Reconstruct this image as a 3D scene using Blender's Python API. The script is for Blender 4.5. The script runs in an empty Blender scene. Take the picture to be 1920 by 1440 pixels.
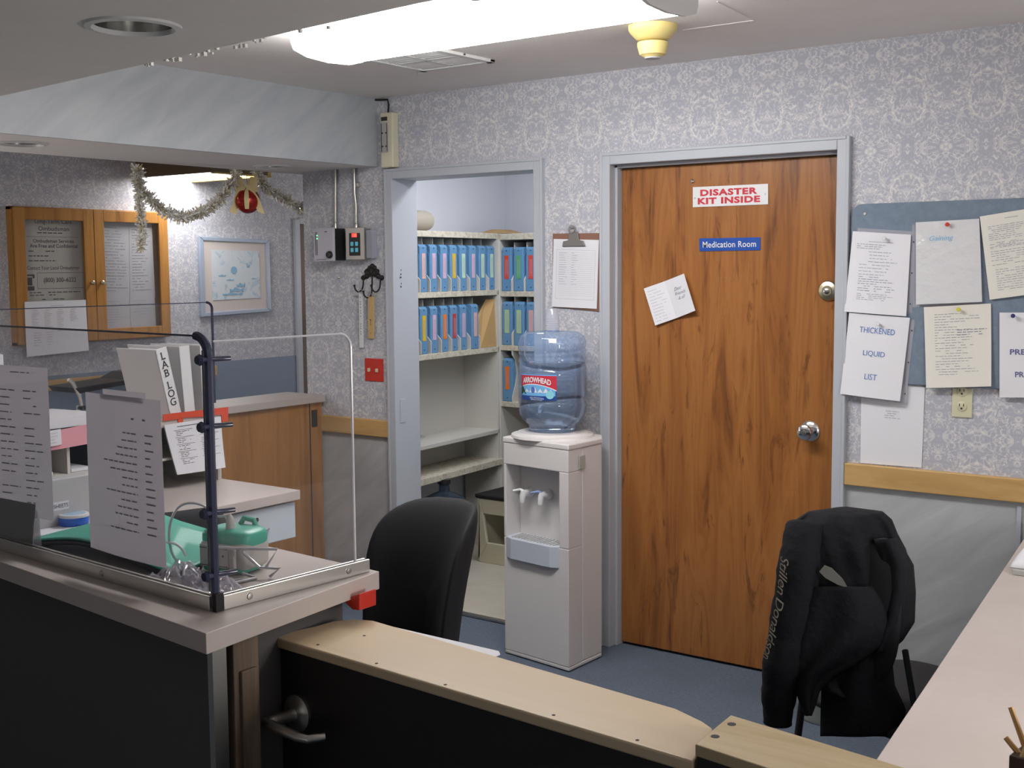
import bpy, math, random
from mathutils import Vector, Matrix
random.seed(7)
V = Vector
sc = bpy.context.scene
COL = sc.collection

# ------------------------------------------------------------------ camera
F_PX, YAW, PITCH, ROLL = 2288.33, math.radians(-36.538), math.radians(5.4419), math.radians(-0.4367)
CAM = V((0, 0, 1.63))
_f = V((math.sin(YAW) * math.cos(PITCH), math.cos(YAW) * math.cos(PITCH), -math.sin(PITCH)))
_r = V((math.cos(YAW), -math.sin(YAW), 0)); _u = _r.cross(_f)
_c, _s = math.cos(ROLL), math.sin(ROLL)
RT, UP, FW = _c * _r + _s * _u, -_s * _r + _c * _u, _f
cd = bpy.data.cameras.new('camera'); cam = bpy.data.objects.new('camera', cd); COL.objects.link(cam)
cd.sensor_width = 36; cd.lens = F_PX / 1920 * 36; cd.clip_start = .05; cd.clip_end = 60
m = Matrix((RT, UP, -FW)).transposed().to_4x4(); m.translation = CAM
cam.matrix_world = m
sc.camera = cam

# ------------------------------------------------------------------ world, exposure, lights
w = bpy.data.worlds.new('world'); sc.world = w; w.use_nodes = True
w.node_tree.nodes['Background'].inputs[0].default_value = (.62, .66, .75, 1)
w.node_tree.nodes['Background'].inputs[1].default_value = .10
sc.view_settings.view_transform = 'Standard'
sc.view_settings.look = 'None'
sc.view_settings.exposure = 0.62
sc.view_settings.gamma = 1.0
sc.view_settings.use_curve_mapping = False
try:
    sc.cycles.use_denoising = True
    sc.cycles.max_bounces = 10
    sc.cycles.transparent_max_bounces = 24
    sc.cycles.sample_clamp_indirect = 4
    sc.cycles.caustics_refractive = False
    sc.cycles.caustics_reflective = False
except Exception:
    pass
K_MAIN, K_CORR, K_CLOSET = 15.0, 9.0, 9.5

def area(name, loc, sx, sy, power, col=(1, .98, .96), rot=(0, 0, 0)):
    l = bpy.data.lights.new(name, 'AREA'); l.shape = 'RECTANGLE'; l.size = sx; l.size_y = sy
    l.energy = power; l.color = col
    o = bpy.data.objects.new(name, l); o.location = loc; o.rotation_euler = rot; COL.objects.link(o); return o
area('closet_tube_light', (-3.45, 5.0, 2.41), .8, .25, K_CLOSET, (.93, .95, 1))
area('station_area_fill', (.75, 3.0, 2.40), 1.2, .3, 10, (1, .98, .95))      # added fill under the ceiling, right of the frame; no fixture modelled
area('corridor_area_fill', (-5.9, 2.6, 2.41), .3, 1.2, 6, (1, .98, .95))  # added fill for the corridor, apart from the modelled light box
def point_fill(name, loc, power, col=(1, .96, .92), r=.22):
    l = bpy.data.lights.new(name, 'POINT'); l.energy = power; l.color = col; l.shadow_soft_size = r
    o = bpy.data.objects.new(name, l); o.location = loc; COL.objects.link(o); return o
point_fill('station_end_fill', (.6, 2.0, 1.25), 36)         # added fill that brightens the ceilings from the unseen right end
point_fill('corridor_near_fill', (-5.3, 2.0, 1.5), 14, (1, .93, .86)); point_fill('corridor_end_fill', (-5.4, 8.1, 1.6), 20, (1, .95, .90))  # added unseen point lights that brighten the corridor; no lamps modelled
point_fill('hall_fill', (-1.6, -.4, .7), 1.3)  # added weak fill on the unlit hall side

# ------------------------------------------------------------------ materials
def mat(name, col, rough=.6, metal=0., spec=.5, emis=None, es=0., bump=None, trans=0., ior=1.45, coat=0.):
    M = bpy.data.materials.new(name); M.use_nodes = True
    nt = M.node_tree; b = nt.nodes['Principled BSDF']
    b.inputs['Base Color'].default_value = (*col, 1); b.inputs['Roughness'].default_value = rough
    b.inputs['Metallic'].default_value = metal; b.inputs['Specular IOR Level'].default_value = spec
    b.inputs['Transmission Weight'].default_value = trans; b.inputs['IOR'].default_value = ior
    b.inputs['Coat Weight'].default_value = coat
    if emis: b.inputs['Emission Color'].default_value = (*emis, 1); b.inputs['Emission Strength'].default_value = es
    if bump:
        sc_, st, dist = bump
        g = nt.nodes.new('ShaderNodeNewGeometry'); n = nt.nodes.new('ShaderNodeTexNoise'); n.inputs['Scale'].default_value = sc_
        n.inputs['Detail'].default_value = 4
        bp = nt.nodes.new('ShaderNodeBump'); bp.inputs['Strength'].default_value = st; bp.inputs['Distance'].default_value = dist
        nt.links.new(g.outputs['Position'], n.inputs['Vector']); nt.links.new(n.outputs['Fac'], bp.inputs['Height'])
        nt.links.new(bp.outputs['Normal'], b.inputs['Normal'])
    return M

class NT:
    """tiny helper for node graphs"""
    def __init__(s, M): s.nt = M.node_tree; s.b = s.nt.nodes['Principled BSDF']
    def n(s, t, **k):
        x = s.nt.nodes.new(t)
        for a, v in k.items(): setattr(x, a, v)
        return x
    def l(s, a, b): s.nt.links.new(a, b)
    def math(s, op, a, b=None, c=None):
        x = s.n('ShaderNodeMath', operation=op)
        for i, v in enumerate((a, b, c)):
            if v is None: continue
            if isinstance(v, (int, float)): x.inputs[i].default_value = v
            else: s.l(v, x.inputs[i])
        return x.outputs[0]
    def pos(s):
        g = s.n('ShaderNodeNewGeometry'); q = s.n('ShaderNodeSeparateXYZ'); s.l(g.outputs['Position'], q.inputs[0]); return q.outputs
    def comb(s, a, b, c):
        x = s.n('ShaderNodeCombineXYZ')
        for i, v in enumerate((a, b, c)):
            if isinstance(v, (int, float)): x.inputs[i].default_value = v
            else: s.l(v, x.inputs[i])
        return x.outputs[0]
    def noise(s, vec, scale, detail=3, rough=.5, dist=0.):
        x = s.n('ShaderNodeTexNoise'); s.l(vec, x.inputs['Vector']); x.inputs['Scale'].default_value = scale
        x.inputs['Detail'].default_value = detail; x.inputs['Roughness'].default_value = rough; x.inputs['Distortion'].default_value = dist
        return x.outputs['Fac']
    def ramp(s, fac, stops):
        x = s.n('ShaderNodeValToRGB'); s.l(fac, x.inputs[0]); cr = x.color_ramp
        while len(cr.elements) < len(stops): cr.elements.new(.5)
        for e, (p, c) in zip(cr.elements, stops): e.position = p; e.color = (*c, 1)
        return x.outputs[0]
    def mix(s, fac, a, b):
        x = s.n('ShaderNodeMix', data_type='RGBA')
        if isinstance(fac, (int, float)): x.inputs[0].default_value = fac
        else: s.l(fac, x.inputs[0])
        for i, v in ((6, a), (7, b)):
            if isinstance(v, tuple): x.inputs[i].default_value = (*v, 1)
            else: s.l(v, x.inputs[i])
        return x.outputs[2]
    def bump(s, h, st, d=.002):
        x = s.n('ShaderNodeBump'); x.inputs['Strength'].default_value = st; x.inputs['Distance'].default_value = d
        s.l(h, x.inputs['Height']); s.l(x.outputs[0], s.b.inputs['Normal'])

def wallpaper(name, axis, base=(.425, .435, .50), light=(.72, .70, .685)):
    M = mat(name, base, .75, spec=.25); t = NT(M); p = t.pos(); a = p[axis]; z = p[2]
    PX, PZ = .27, .34
    col_ = t.math('FLOOR', t.math('DIVIDE', a, PX))
    a1 = t.math('ABSOLUTE', t.math('SUBTRACT', t.math('FRACT', t.math('DIVIDE', a, PX)), .5))       # 0..0.5 mirrored
    z1 = t.math('PINGPONG', z, PZ)                                                                   # repeating height
    u = t.math('MULTIPLY', a1, PX)
    vec = t.comb(u, 3.3, z1)
    n1 = t.noise(vec, 22, 2, .5, 1.6)
    r1 = t.math('ABSOLUTE', t.math('SUBTRACT', n1, .5))
    line = t.math('SUBTRACT', 1., t.math('SMOOTH_MIN', t.math('MULTIPLY', r1, 22), 1., .3))
    n2 = t.noise(vec, 46, 3, .6, 1.2)
    leaf = t.math('SMOOTH_MIN', t.math('MAXIMUM', t.math('MULTIPLY', t.math('SUBTRACT', n2, .52), 9), 0.), 1., .2)
    # medallion ring
    dz = t.math('SUBTRACT', t.math('ABSOLUTE', t.math('SUBTRACT', z1, .17)), 0.)
    d = t.math('SQRT', t.math('ADD', t.math('POWER', u, 2.), t.math('POWER', t.math('MULTIPLY', dz, .75), 2.)))
    ring = t.math('SUBTRACT', 1., t.math('SMOOTH_MIN', t.math('MULTIPLY', t.math('ABSOLUTE', t.math('SUBTRACT', d, .062)), 190), 1., .3))
    f = t.math('MINIMUM', t.math('ADD', t.math('ADD', t.math('MULTIPLY', line, .75), t.math('MULTIPLY', leaf, .6)), t.math('MULTIPLY', ring, .6)), 1.)
    c = t.mix(f, base, light)
    big = t.noise(t.comb(p[0], p[1], z), 1.3, 2)
    c = t.mix(t.math('MULTIPLY', big, .12), c, (.42, .40, .40))
    t.l(c, t.b.inputs['Base Color']); t.bump(f, .15, .001)
    return M

def streak(name, axis, c0, c1, c2, rough=.55):
    """pale laminate with diagonal brushed marbling"""
    M = mat(name, c0, rough, spec=.3); t = NT(M); p = t.pos(); a, z = p[axis], p[2]
    q = t.math('ADD', t.math('MULTIPLY', a, .8), t.math('MULTIPLY', z, .6))
    r = t.math('SUBTRACT', t.math('MULTIPLY', z, .8), t.math('MULTIPLY', a, .6))
    n1 = t.noise(t.comb(t.math('MULTIPLY', q, 1.1), 0., t.math('MULTIPLY', r, 6)), 2.2, 4, .6, .6)
    c = t.ramp(n1, [(.30, c1), (.5, c0), (.72, c2)])
    t.l(c, t.b.inputs['Base Color']); return M

def wood(name, light, mid, dark, axis=0, along=2, scale=1., rough=.35, knots=True, spec=.4):
    M = mat(name, mid, rough, spec=spec); t = NT(M); p = t.pos(); a, z = p[axis], p[along]
    third = p[3 - axis - along]
    v1 = t.comb(t.math('MULTIPLY', a, 9 * scale), third, t.math('MULTIPLY', z, .8 * scale))
    n1 = t.noise(v1, 1.3, 5, .62, 1.1)
    v2 = t.comb(t.math('MULTIPLY', a, 90 * scale), third, t.math('MULTIPLY', z, 2.2 * scale))
    n2 = t.noise(v2, 1.2, 3, .6, .3)
    c = t.ramp(n1, [(.30, dark), (.43, mid), (.56, light), (.68, mid), (.80, dark)])
    c = t.mix(t.math('MULTIPLY', n2, .5), c, mid)
    if knots:
        v3 = t.comb(t.math('MULTIPLY', a, 6), third, t.math('MULTIPLY', z, 1.1))
        n3 = t.noise(v3, 2.1, 4, .7, 1.6)
        k = t.math('SMOOTH_MIN', t.math('MAXIMUM', t.math('MULTIPLY', t.math('SUBTRACT', n3, .59), 9), 0.), .75, .2)
        v4 = t.comb(t.math('MULTIPLY', a, 40), third, t.math('MULTIPLY', z, 5))
        n4 = t.noise(v4, 1.5, 3, .6, 1.)
        c = t.mix(t.math('MULTIPLY', k, t.math('MULTIPLY', n4, 1.5)), c, dark)
    t.l(c, t.b.inputs['Base Color']); return M

def speckle(name, c0, c1, scale, rough=.9, lo=.35, hi=.65, bump=0., big=None):
    M = mat(name, c0, rough, spec=.2); t = NT(M); p = t.pos(); v = t.comb(p[0], p[1], p[2])
    n1 = t.noise(v, scale, 4, .7)
    c = t.ramp(n1, [(lo, c0), (hi, c1)])
    if big:
        n2 = t.noise(v, big[0], 3, .6, .5); c = t.mix(t.ramp(n2, [(.45, (0, 0, 0)), (.7, (big[1],) * 3)]), c, big[2])
    t.l(c, t.b.inputs['Base Color'])
    if bump: t.bump(n1, bump, .003)
    return M

def clear(name, tint=(.96, .97, .99), gloss=.06, rough=.02, haze=0., hazecol=(.8, .8, .85)):
    """thin clear plastic: tinted see-through, sheen at grazing angles, optional milky haze"""
    M = bpy.data.materials.new(name); M.use_nodes = True; nt = M.node_tree
    for n in list(nt.nodes): nt.nodes.remove(n)
    out = nt.nodes.new('ShaderNodeOutputMaterial'); tr = nt.nodes.new('ShaderNodeBsdfTransparent'); tr.inputs[0].default_value = (*tint, 1)
    gl = nt.nodes.new('ShaderNodeBsdfGlossy'); gl.inputs['Roughness'].default_value = rough
    fr = nt.nodes.new('ShaderNodeLayerWeight'); fr.inputs[0].default_value = .5
    mu = nt.nodes.new('ShaderNodeMath'); mu.operation = 'MULTIPLY_ADD'; mu.inputs[1].default_value = .55; mu.inputs[2].default_value = gloss
    mx = nt.nodes.new('ShaderNodeMixShader')
    pw = nt.nodes.new('ShaderNodeMath'); pw.operation = 'POWER'; pw.inputs[1].default_value = 3.
    nt.links.new(fr.outputs['Facing'], pw.inputs[0]); nt.links.new(pw.outputs[0], mu.inputs[0]); nt.links.new(mu.outputs[0], mx.inputs[0])
    nt.links.new(tr.outputs[0], mx.inputs[1]); nt.links.new(gl.outputs[0], mx.inputs[2])
    last = mx.outputs[0]
    if haze:
        df = nt.nodes.new('ShaderNodeBsdfDiffuse'); df.inputs[0].default_value = (*hazecol, 1)
        m2 = nt.nodes.new('ShaderNodeMixShader'); m2.inputs[0].default_value = haze
        nt.links.new(last, m2.inputs[1]); nt.links.new(df.outputs[0], m2.inputs[2]); last = m2.outputs[0]
    nt.links.new(last, out.inputs[0]); return M

MT = {}
MT['wp_x'] = wallpaper('damask_wallpaper_main', 0)
MT['wp_y'] = wallpaper('damask_wallpaper_side', 1)
MT['beam'] = streak('blue_grey_marbled_laminate', 1, (.43, .455, .48), (.38, .405, .43), (.48, .50, .52))
MT['wains'] = streak('grey_marbled_wainscot', 0, (.43, .44, .45), (.37, .38, .39), (.50, .51, .52))
MT['wains_y'] = streak('grey_marbled_wainscot_side', 1, (.43, .44, .45), (.37, .38, .39), (.50, .51, .52))
MT['ceil'] = speckle('painted_ceiling', (.80, .76, .735), (.85, .81, .79), 2.2, .8, .3, .7)
MT['carpet'] = speckle('blue_grey_carpet', (.085, .11, .15), (.14, .17, .215), 90, 1., .3, .7, .5, (3, .5, (.10, .12, .15)))
MT['vinyl'] = speckle('beige_closet_vinyl', (.50, .46, .38), (.56, .52, .44), 4, .35)
MT['white_wall'] = mat('closet_white_paint', (.72, .74, .80), .7)
MT['frame'] = mat('grey_blue_frame_paint', (.45, .475, .52), .42)
MT['door'] = wood('door_oak_veneer', (.37, .155, .046), (.275, .105, .030), (.08, .030, .012), 0, 2, 1., .33)
MT['panel_wood'] = wood('cherry_panel', (.42, .20, .065), (.33, .15, .045), (.20, .085, .028), 1, 2, .8, .35, False)
MT['rail'] = wood('pine_rail', (.58, .38, .16), (.50, .31, .12), (.38, .21, .08), 2, 0, 1., .45, False)
MT['cab_wood'] = wood('cabinet_oak', (.47, .23, .06), (.38, .17, .04), (.22, .09, .02), 1, 2, 1., .35, False)
MT['plank'] = wood('worn_birch_plank', (.62, .50, .34), (.57, .44, .28), (.40, .27, .13), 1, 0, .35, .38, False)
MT['plank2'] = wood('worn_birch_plank_stained', (.52, .42, .27), (.44, .34, .19), (.26, .18, .09), 1, 0, .6, .42, False)
MT['gate'] = mat('dark_brown_laminate', (.018, .014, .013), .5)
MT['counter_front'] = mat('charcoal_laminate', (.085, .08, .078), .6)
MT['lam'] = speckle('pinkish_beige_laminate', (.50, .44, .41), (.54, .48, .45), 3, .35)
MT['lam_edge'] = mat('beige_laminate_edge', (.46, .40, .36), .4)
MT['desk_white'] = mat('pale_blue_grey_drawer_paint', (.55, .62, .68), .4)
MT['alu'] = mat('brushed_aluminium', (.72, .70, .66), .32, 1.)
MT['acrylic'] = clear('clear_acrylic_sheet', (.985, .985, .99), .02, .02, .018, (.62, .58, .60))
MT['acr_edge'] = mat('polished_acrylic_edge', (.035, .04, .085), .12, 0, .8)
MT['acr_edge_lit'] = mat('lit_polished_edge', (.75, .75, .80), .15, 0, .8)  # pale copy of the acrylic edge, its lit look put into the colour
MT['paper'] = mat('white_paper', (.74, .74, .78), .8, spec=.2)
def translucent(name, col, k=.5):
    M = mat(name, col, .8, spec=.2); nt = M.node_tree; b = nt.nodes['Principled BSDF']; out = [n for n in nt.nodes if n.type == 'OUTPUT_MATERIAL'][0]
    tl = nt.nodes.new('ShaderNodeBsdfTranslucent'); tl.inputs[0].default_value = (*col, 1); mx = nt.nodes.new('ShaderNodeMixShader'); mx.inputs[0].default_value = k
    nt.links.new(b.outputs[0], mx.inputs[1]); nt.links.new(tl.outputs[0], mx.inputs[2]); nt.links.new(mx.outputs[0], out.inputs[0]); return M
MT['paper_grey'] = translucent('back_lit_paper', (.72, .69, .72), .62)
MT['paper_dark'] = mat('grey_card', (.30, .29, .26), .8)
MT['paper_warm'] = mat('cream_paper', (.74, .72, .66), .8, spec=.2)
MT['sleeve'] = mat('glossy_sheet_protector', (.68, .68, .70), .12, coat=.6, bump=(14, .6, .02))
MT['clearsleeve'] = clear('clear_sheet_sleeve', (.92, .92, .94), .06, .05, .30, (.75, .75, .82))
MT['ink'] = mat('faint_grey_ink', (.36, .36, .43), .8)
MT['ink_dark'] = mat('black_ink', (.03, .03, .035), .7)
MT['ink_blue'] = mat('blue_ink', (.10, .20, .50), .7)
MT['ink_cyan'] = mat('cyan_marker_ink', (.22, .48, .70), .7)
MT['ink_red'] = mat('red_sign_ink', (.55, .03, .05), .6)
MT['white_plastic'] = mat('white_plastic', (.74, .74, .75), .35)
MT['cooler'] = mat('warm_white_plastic', (.70, .67, .66), .35)
MT['cooler_grey'] = mat('drip_tray_grey_plastic', (.56, .60, .68), .35)
MT['shelf'] = mat('worn_cream_shelf_paint', (.60, .58, .53), .6)
MT['shelf_edge'] = speckle('chipped_cream_edge', (.58, .55, .44), (.66, .62, .52), 30, .6, .3, .7, 0, (40, .5, (.25, .18, .12)))
MT['binder'] = mat('blue_plastic_binder', (.13, .29, .49), .35)
MT['black'] = mat('black_fabric', (.012, .012, .014), .9, bump=(300, .3, .001))
MT['black_plastic'] = mat('black_plastic', (.018, .018, .02), .35)
MT['chair'] = mat('charcoal_chair_fabric', (.016, .016, .019), .75, spec=.35, bump=(400, .3, .001))
MT['jacket'] = mat('black_fleece', (.011, .011, .014), .85, spec=.25, bump=(35, .5, .01))
MT['chrome'] = mat('chrome', (.75, .75, .76), .15, 1.)
MT['steel'] = mat('brushed_steel', (.50, .48, .45), .35, 1.)
MT['brass'] = mat('dull_brass', (.55, .50, .36), .35, 1.)
MT['wire'] = mat('grey_wire', (.50, .50, .53), .3, .7)
MT['iron'] = mat('black_cast_iron', (.02, .018, .016), .45, .3)
MT['yellow'] = mat('aged_yellow_plastic', (.68, .56, .22), .45)
MT['cream_plastic'] = mat('cream_plastic', (.66, .62, .47), .45)
MT['ivory'] = mat('ivory_outlet_plastic', (.62, .60, .42), .4)
MT['red'] = mat('red_plastic', (.55, .035, .02), .4)
MT['orange_red'] = mat('orange_red_card', (.62, .07, .03), .6)
MT['pink'] = mat('pink_folder_card', (.72, .33, .38), .7)
MT['felt'] = speckle('blue_grey_felt', (.165, .21, .27), (.20, .25, .32), 30, .95)
MT['bluepaint'] = mat('slate_blue_wainscot', (.19, .25, .34), .6)
MT['emis'] = mat('lit_acrylic_diffuser', (1, 1, 1), .4, emis=(1, .985, .97), es=K_MAIN)
MT['emis2'] = mat('lit_corridor_diffuser', (1, 1, 1), .4, emis=(1, .985, .97), es=K_CORR)
MT['endcap'] = mat('white_fixture_metal', (.7, .7, .7), .4)
MT['can'] = mat('satin_reflector', (.55, .55, .53), .22, 1.)
MT['green'] = mat('green_plastic', (.02, .36, .26), .42, coat=.05)
MT['grey_plastic'] = mat('light_grey_plastic', (.42, .41, .39), .4)
MT['blue_tub'] = mat('blue_tub_plastic', (.02, .13, .60), .3)
MT['brown_board'] = mat('brown_hardboard', (.24, .12, .085), .6)
MT['kraft'] = mat('kraft_paper', (.52, .33, .14), .7)
MT['tan'] = mat('tan_vinyl', (.40, .36, .30), .6)
MT['beige'] = mat('beige_enamel', (.60, .55, .40), .4)
MT['pine_tag'] = wood('pine_tag_wood', (.62, .45, .20), (.56, .38, .16), (.45, .28, .10), 0, 2, 1, .5, False)
MT['dark_wood'] = mat('dark_brown_door', (.10, .055, .035), .45)
MT['light_box_wood'] = mat('shaded_stained_wood', (.12, .085, .05), .5)  # brown stain, with the near side's shadow also put into the colour
MT['light_box_rim'] = mat('lit_wood_rim', (.55, .38, .10), .5)  # frame wood on the lit side, its brightness put into the colour
MT['jamb_dark'] = wood('dark_jamb_wood', (.20, .15, .10), (.14, .10, .07), (.07, .05, .04), 1, 2, 1, .6, False)  # dark brown wood grain
MT['foil_a'] = mat('silver_foil', (.90, .88, .84), .15, .35)
MT['foil_b'] = mat('gold_foil', (.72, .62, .38), .2, .35)
MT['foil_c'] = mat('white_tinsel', (.92, .90, .84), .35)
MT['red_ball'] = mat('red_glass_ball', (.45, .02, .01), .22, .6, coat=.5, bump=(60, .4, .01))
MT['gold_mesh'] = mat('gold_gauze_ribbon', (.85, .70, .36), .5)
MT['bottle'] = clear('blue_tinted_bottle', (.83, .89, .975), .06, .04, .17, (.42, .60, .92))
MT['dark_bottle'] = clear('smoky_blue_bottle', (.35, .42, .50), .07, .04, .25, (.10, .14, .20))
MT['water'] = mat('water', (.80, .88, .98), .02, trans=1., ior=1.33)
MT['cups'] = clear('clear_plastic_cups', (.93, .94, .97), .10, .05, .30, (.72, .74, .85))
MT['bag'] = clear('crinkled_clear_bag', (.90, .89, .93), .22, .12, .22, (.8, .78, .88))
MT['glass'] = clear('cabinet_glass', (.93, .93, .93), .05, .01)
MT['rubber'] = mat('black_rubber', (.015, .015, .015), .7)

# ------------------------------------------------------------------ geometry helpers
def ray(px, py): return FW + RT * ((px - 960) / F_PX) - UP * ((py - 720) / F_PX)
def onX(p, x): d = ray(*p); return CAM + d * ((x - CAM.x) / d.x)
def onY(p, y): d = ray(*p); return CAM + d * ((y - CAM.y) / d.y)
def onZ(p, z): d = ray(*p); return CAM + d * ((z - CAM.z) / d.z)
def onP(p, o, n): d = ray(*p); return CAM + d * ((V(o) - CAM).dot(V(n)) / d.dot(V(n)))

def root_of(o):
    while o.parent: o = o.parent
    return o
class MB:
    def __init__(s): s.v = []; s.f = []
    def add(s, vs, fs):
        k = len(s.v); s.v += [V(p) for p in vs]; s.f += [tuple(i + k for i in f) for f in fs]; return s
    def box(s, x0, x1, y0, y1, z0, z1, M=None):
        vs = [V((x, y, z)) for z in (z0, z1) for y in (y0, y1) for x in (x0, x1)]
        if M: vs = [M @ p for p in vs]
        return s.add(vs, [(0, 2, 3, 1), (4, 5, 7, 6), (0, 1, 5, 4), (2, 6, 7, 3), (0, 4, 6, 2), (1, 3, 7, 5)])
    def prism(s, poly, z0, z1, M=None):
        n = len(poly); vs = [V((x, y, z0)) for x, y in poly] + [V((x, y, z1)) for x, y in poly]
        if M: vs = [M @ p for p in vs]
        return s.add(vs, [tuple(range(n - 1, -1, -1)), tuple(range(n, 2 * n))] + [(i, (i + 1) % n, n + (i + 1) % n, n + i) for i in range(n)])
    def extr(s, pts, vec):
        n = len(pts); vec = V(vec); vs = [V(p) for p in pts] + [V(p) + vec for p in pts]
        return s.add(vs, [tuple(range(n - 1, -1, -1)), tuple(range(n, 2 * n))] + [(i, (i + 1) % n, n + (i + 1) % n, n + i) for i in range(n)])
    def slab(s, a, b, c, d, t):
        """four corners, thickness t centred towards -normal"""
        a, b, c, d = map(V, (a, b, c, d)); n = (b - a).cross(d - a).normalized()
        if n.dot(CAM - a) < 0: n = -n
        return s.extr([a, b, c, d], -n * t)
    def tube(s, pts, r, seg=8, closed=False, caps=True):
        pts = [V(p) for p in pts]; n = len(pts); k0 = len(s.v); R = r if isinstance(r, (list, tuple)) else [r] * n
        prev = None
        for i, p in enumerate(pts):
            if closed: t = pts[(i + 1) % n] - pts[i - 1]
            else: t = pts[min(i + 1, n - 1)] - pts[max(i - 1, 0)]
            if t.length < 1e-9: t = V((0, 0, 1))
            t.normalize()
            if prev is None:
                a = t.cross(V((0, 0, 1)));
                if a.length < .1: a = t.cross(V((0, 1, 0)))
            else: a = prev - t * prev.dot(t)
            a.normalize(); prev = a; b = t.cross(a)
            for j in range(seg):
                th = 2 * math.pi * j / seg; s.v.append(p + (a * math.cos(th) + b * math.sin(th)) * R[i])
        for i in range(n if closed else n - 1):
            for j in range(seg):
                a0 = k0 + i * seg; b0 = k0 + ((i + 1) % n) * seg
                s.f.append((a0 + j, a0 + (j + 1) % seg, b0 + (j + 1) % seg, b0 + j))
        if caps and not closed:
            s.f.append(tuple(k0 + j for j in range(seg - 1, -1, -1))); s.f.append(tuple(k0 + (n - 1) * seg + j for j in range(seg)))
        return s
    def lathe(s, prof, c, seg=32, axis=V((0, 0, 1)), caps=True):
        axis = V(axis).normalized(); a = axis.cross(V((0, 1, 0)))
        if a.length < .1: a = axis.cross(V((1, 0, 0)))
        a.normalize(); b = axis.cross(a); c = V(c); k0 = len(s.v)
        for r, z in prof:
            for j in range(seg):
                th = 2 * math.pi * j / seg; s.v.append(c + axis * z + (a * math.cos(th) + b * math.sin(th)) * r)
        for i in range(len(prof) - 1):
            for j in range(seg):
                s.f.append((k0 + i * seg + j, k0 + i * seg + (j + 1) % seg, k0 + (i + 1) * seg + (j + 1) % seg, k0 + (i + 1) * seg + j))
        if caps:
            s.f.append(tuple(k0 + j for j in range(seg - 1, -1, -1))); s.f.append(tuple(k0 + (len(prof) - 1) * seg + j for j in range(seg)))
        return s
    def grid(s, fn, nu, nv, wrap=False):
        k0 = len(s.v)
        for j in range(nv + 1):
            for i in range(nu + (0 if wrap else 1)): s.v.append(V(fn(i / nu, j / nv)))
        W = nu if wrap else nu + 1
        for j in range(nv):
            for i in range(nu):
                s.f.append((k0 + j * W + i, k0 + j * W + (i + 1) % W, k0 + (j + 1) * W + (i + 1) % W, k0 + (j + 1) * W + i))
        return s
    def build(s, name, m, parent=None, smooth=False, bevel=0., seg=2, sub=0, solid=0., local=False, angle=40):
        me = bpy.data.meshes.new(name); off = V((0, 0, 0))
        if parent is not None and not local: off = V(root_of(parent).location)
        me.from_pydata([p - off for p in s.v], [], s.f); me.validate(); me.update()
        me.materials.append(MT[m] if isinstance(m, str) else m)
        import bmesh
        b = bmesh.new(); b.from_mesh(me); bmesh.ops.recalc_face_normals(b, faces=b.faces); b.to_mesh(me); b.free()
        o = bpy.data.objects.new(name, me); COL.objects.link(o)
        if parent is not None: o.parent = parent
        if solid: md = o.modifiers.new('s', 'SOLIDIFY'); md.thickness = solid; md.offset = 0
        if bevel: md = o.modifiers.new('b', 'BEVEL'); md.width = bevel; md.segments = seg; md.limit_method = 'ANGLE'; md.angle_limit = math.radians(35)
        if sub: md = o.modifiers.new('u', 'SUBSURF'); md.levels = sub; md.render_levels = sub
        if smooth:
            me.polygons.foreach_set('use_smooth', [True] * len(me.polygons))
            if not sub and angle < 180:
                try: me.set_sharp_from_angle(angle=math.radians(angle))
                except Exception: pass
        return o

def tag(o, label, cat, group=None):
    o['label'] = label; o['category'] = cat
    if group: o['group'] = group
    return o
def struct(o): o['kind'] = 'structure'; return o
def thing(name, label, cat, loc=(0, 0, 0), group=None, rz=0.):
    o = bpy.data.objects.new(name, None); COL.objects.link(o); o.location = loc; o.rotation_euler = (0, 0, rz); o.empty_display_size = .05
    return tag(o, label, cat, group)
def dup(root, loc, rz, label):
    r = root.copy(); COL.objects.link(r); r.location = loc; r.rotation_euler = (0, 0, rz); r['label'] = label
    for ch in list(root.children):
        c = ch.copy(); COL.objects.link(c); c.parent = r
        for g in ch.children:
            d = g.copy(); COL.objects.link(d); d.parent = c
    return r
def MZ(loc, rz): return Matrix.Translation(V(loc)) @ Matrix.Rotation(rz, 4, 'Z')

def text2d(s, size=1., bold=0., space=1., line=1., align='CENTER', shear=0.):
    cu = bpy.data.curves.new('lettering', 'FONT'); cu.body = s; cu.size = size; cu.align_x = align; cu.align_y = 'CENTER'
    cu.offset = bold; cu.space_character = space; cu.space_line = line; cu.resolution_u = 3; cu.shear = shear
    o = bpy.data.objects.new('lettering', cu); COL.objects.link(o)
    bpy.context.view_layer.update()
    me = bpy.data.meshes.new_from_object(o.evaluated_get(bpy.context.evaluated_depsgraph_get()))
    vs = [v.co.copy() for v in me.vertices]; fs = [tuple(p.vertices) for p in me.polygons]
    bpy.data.objects.remove(o); bpy.data.curves.remove(cu); bpy.data.meshes.remove(me)
    return vs, fs

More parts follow.
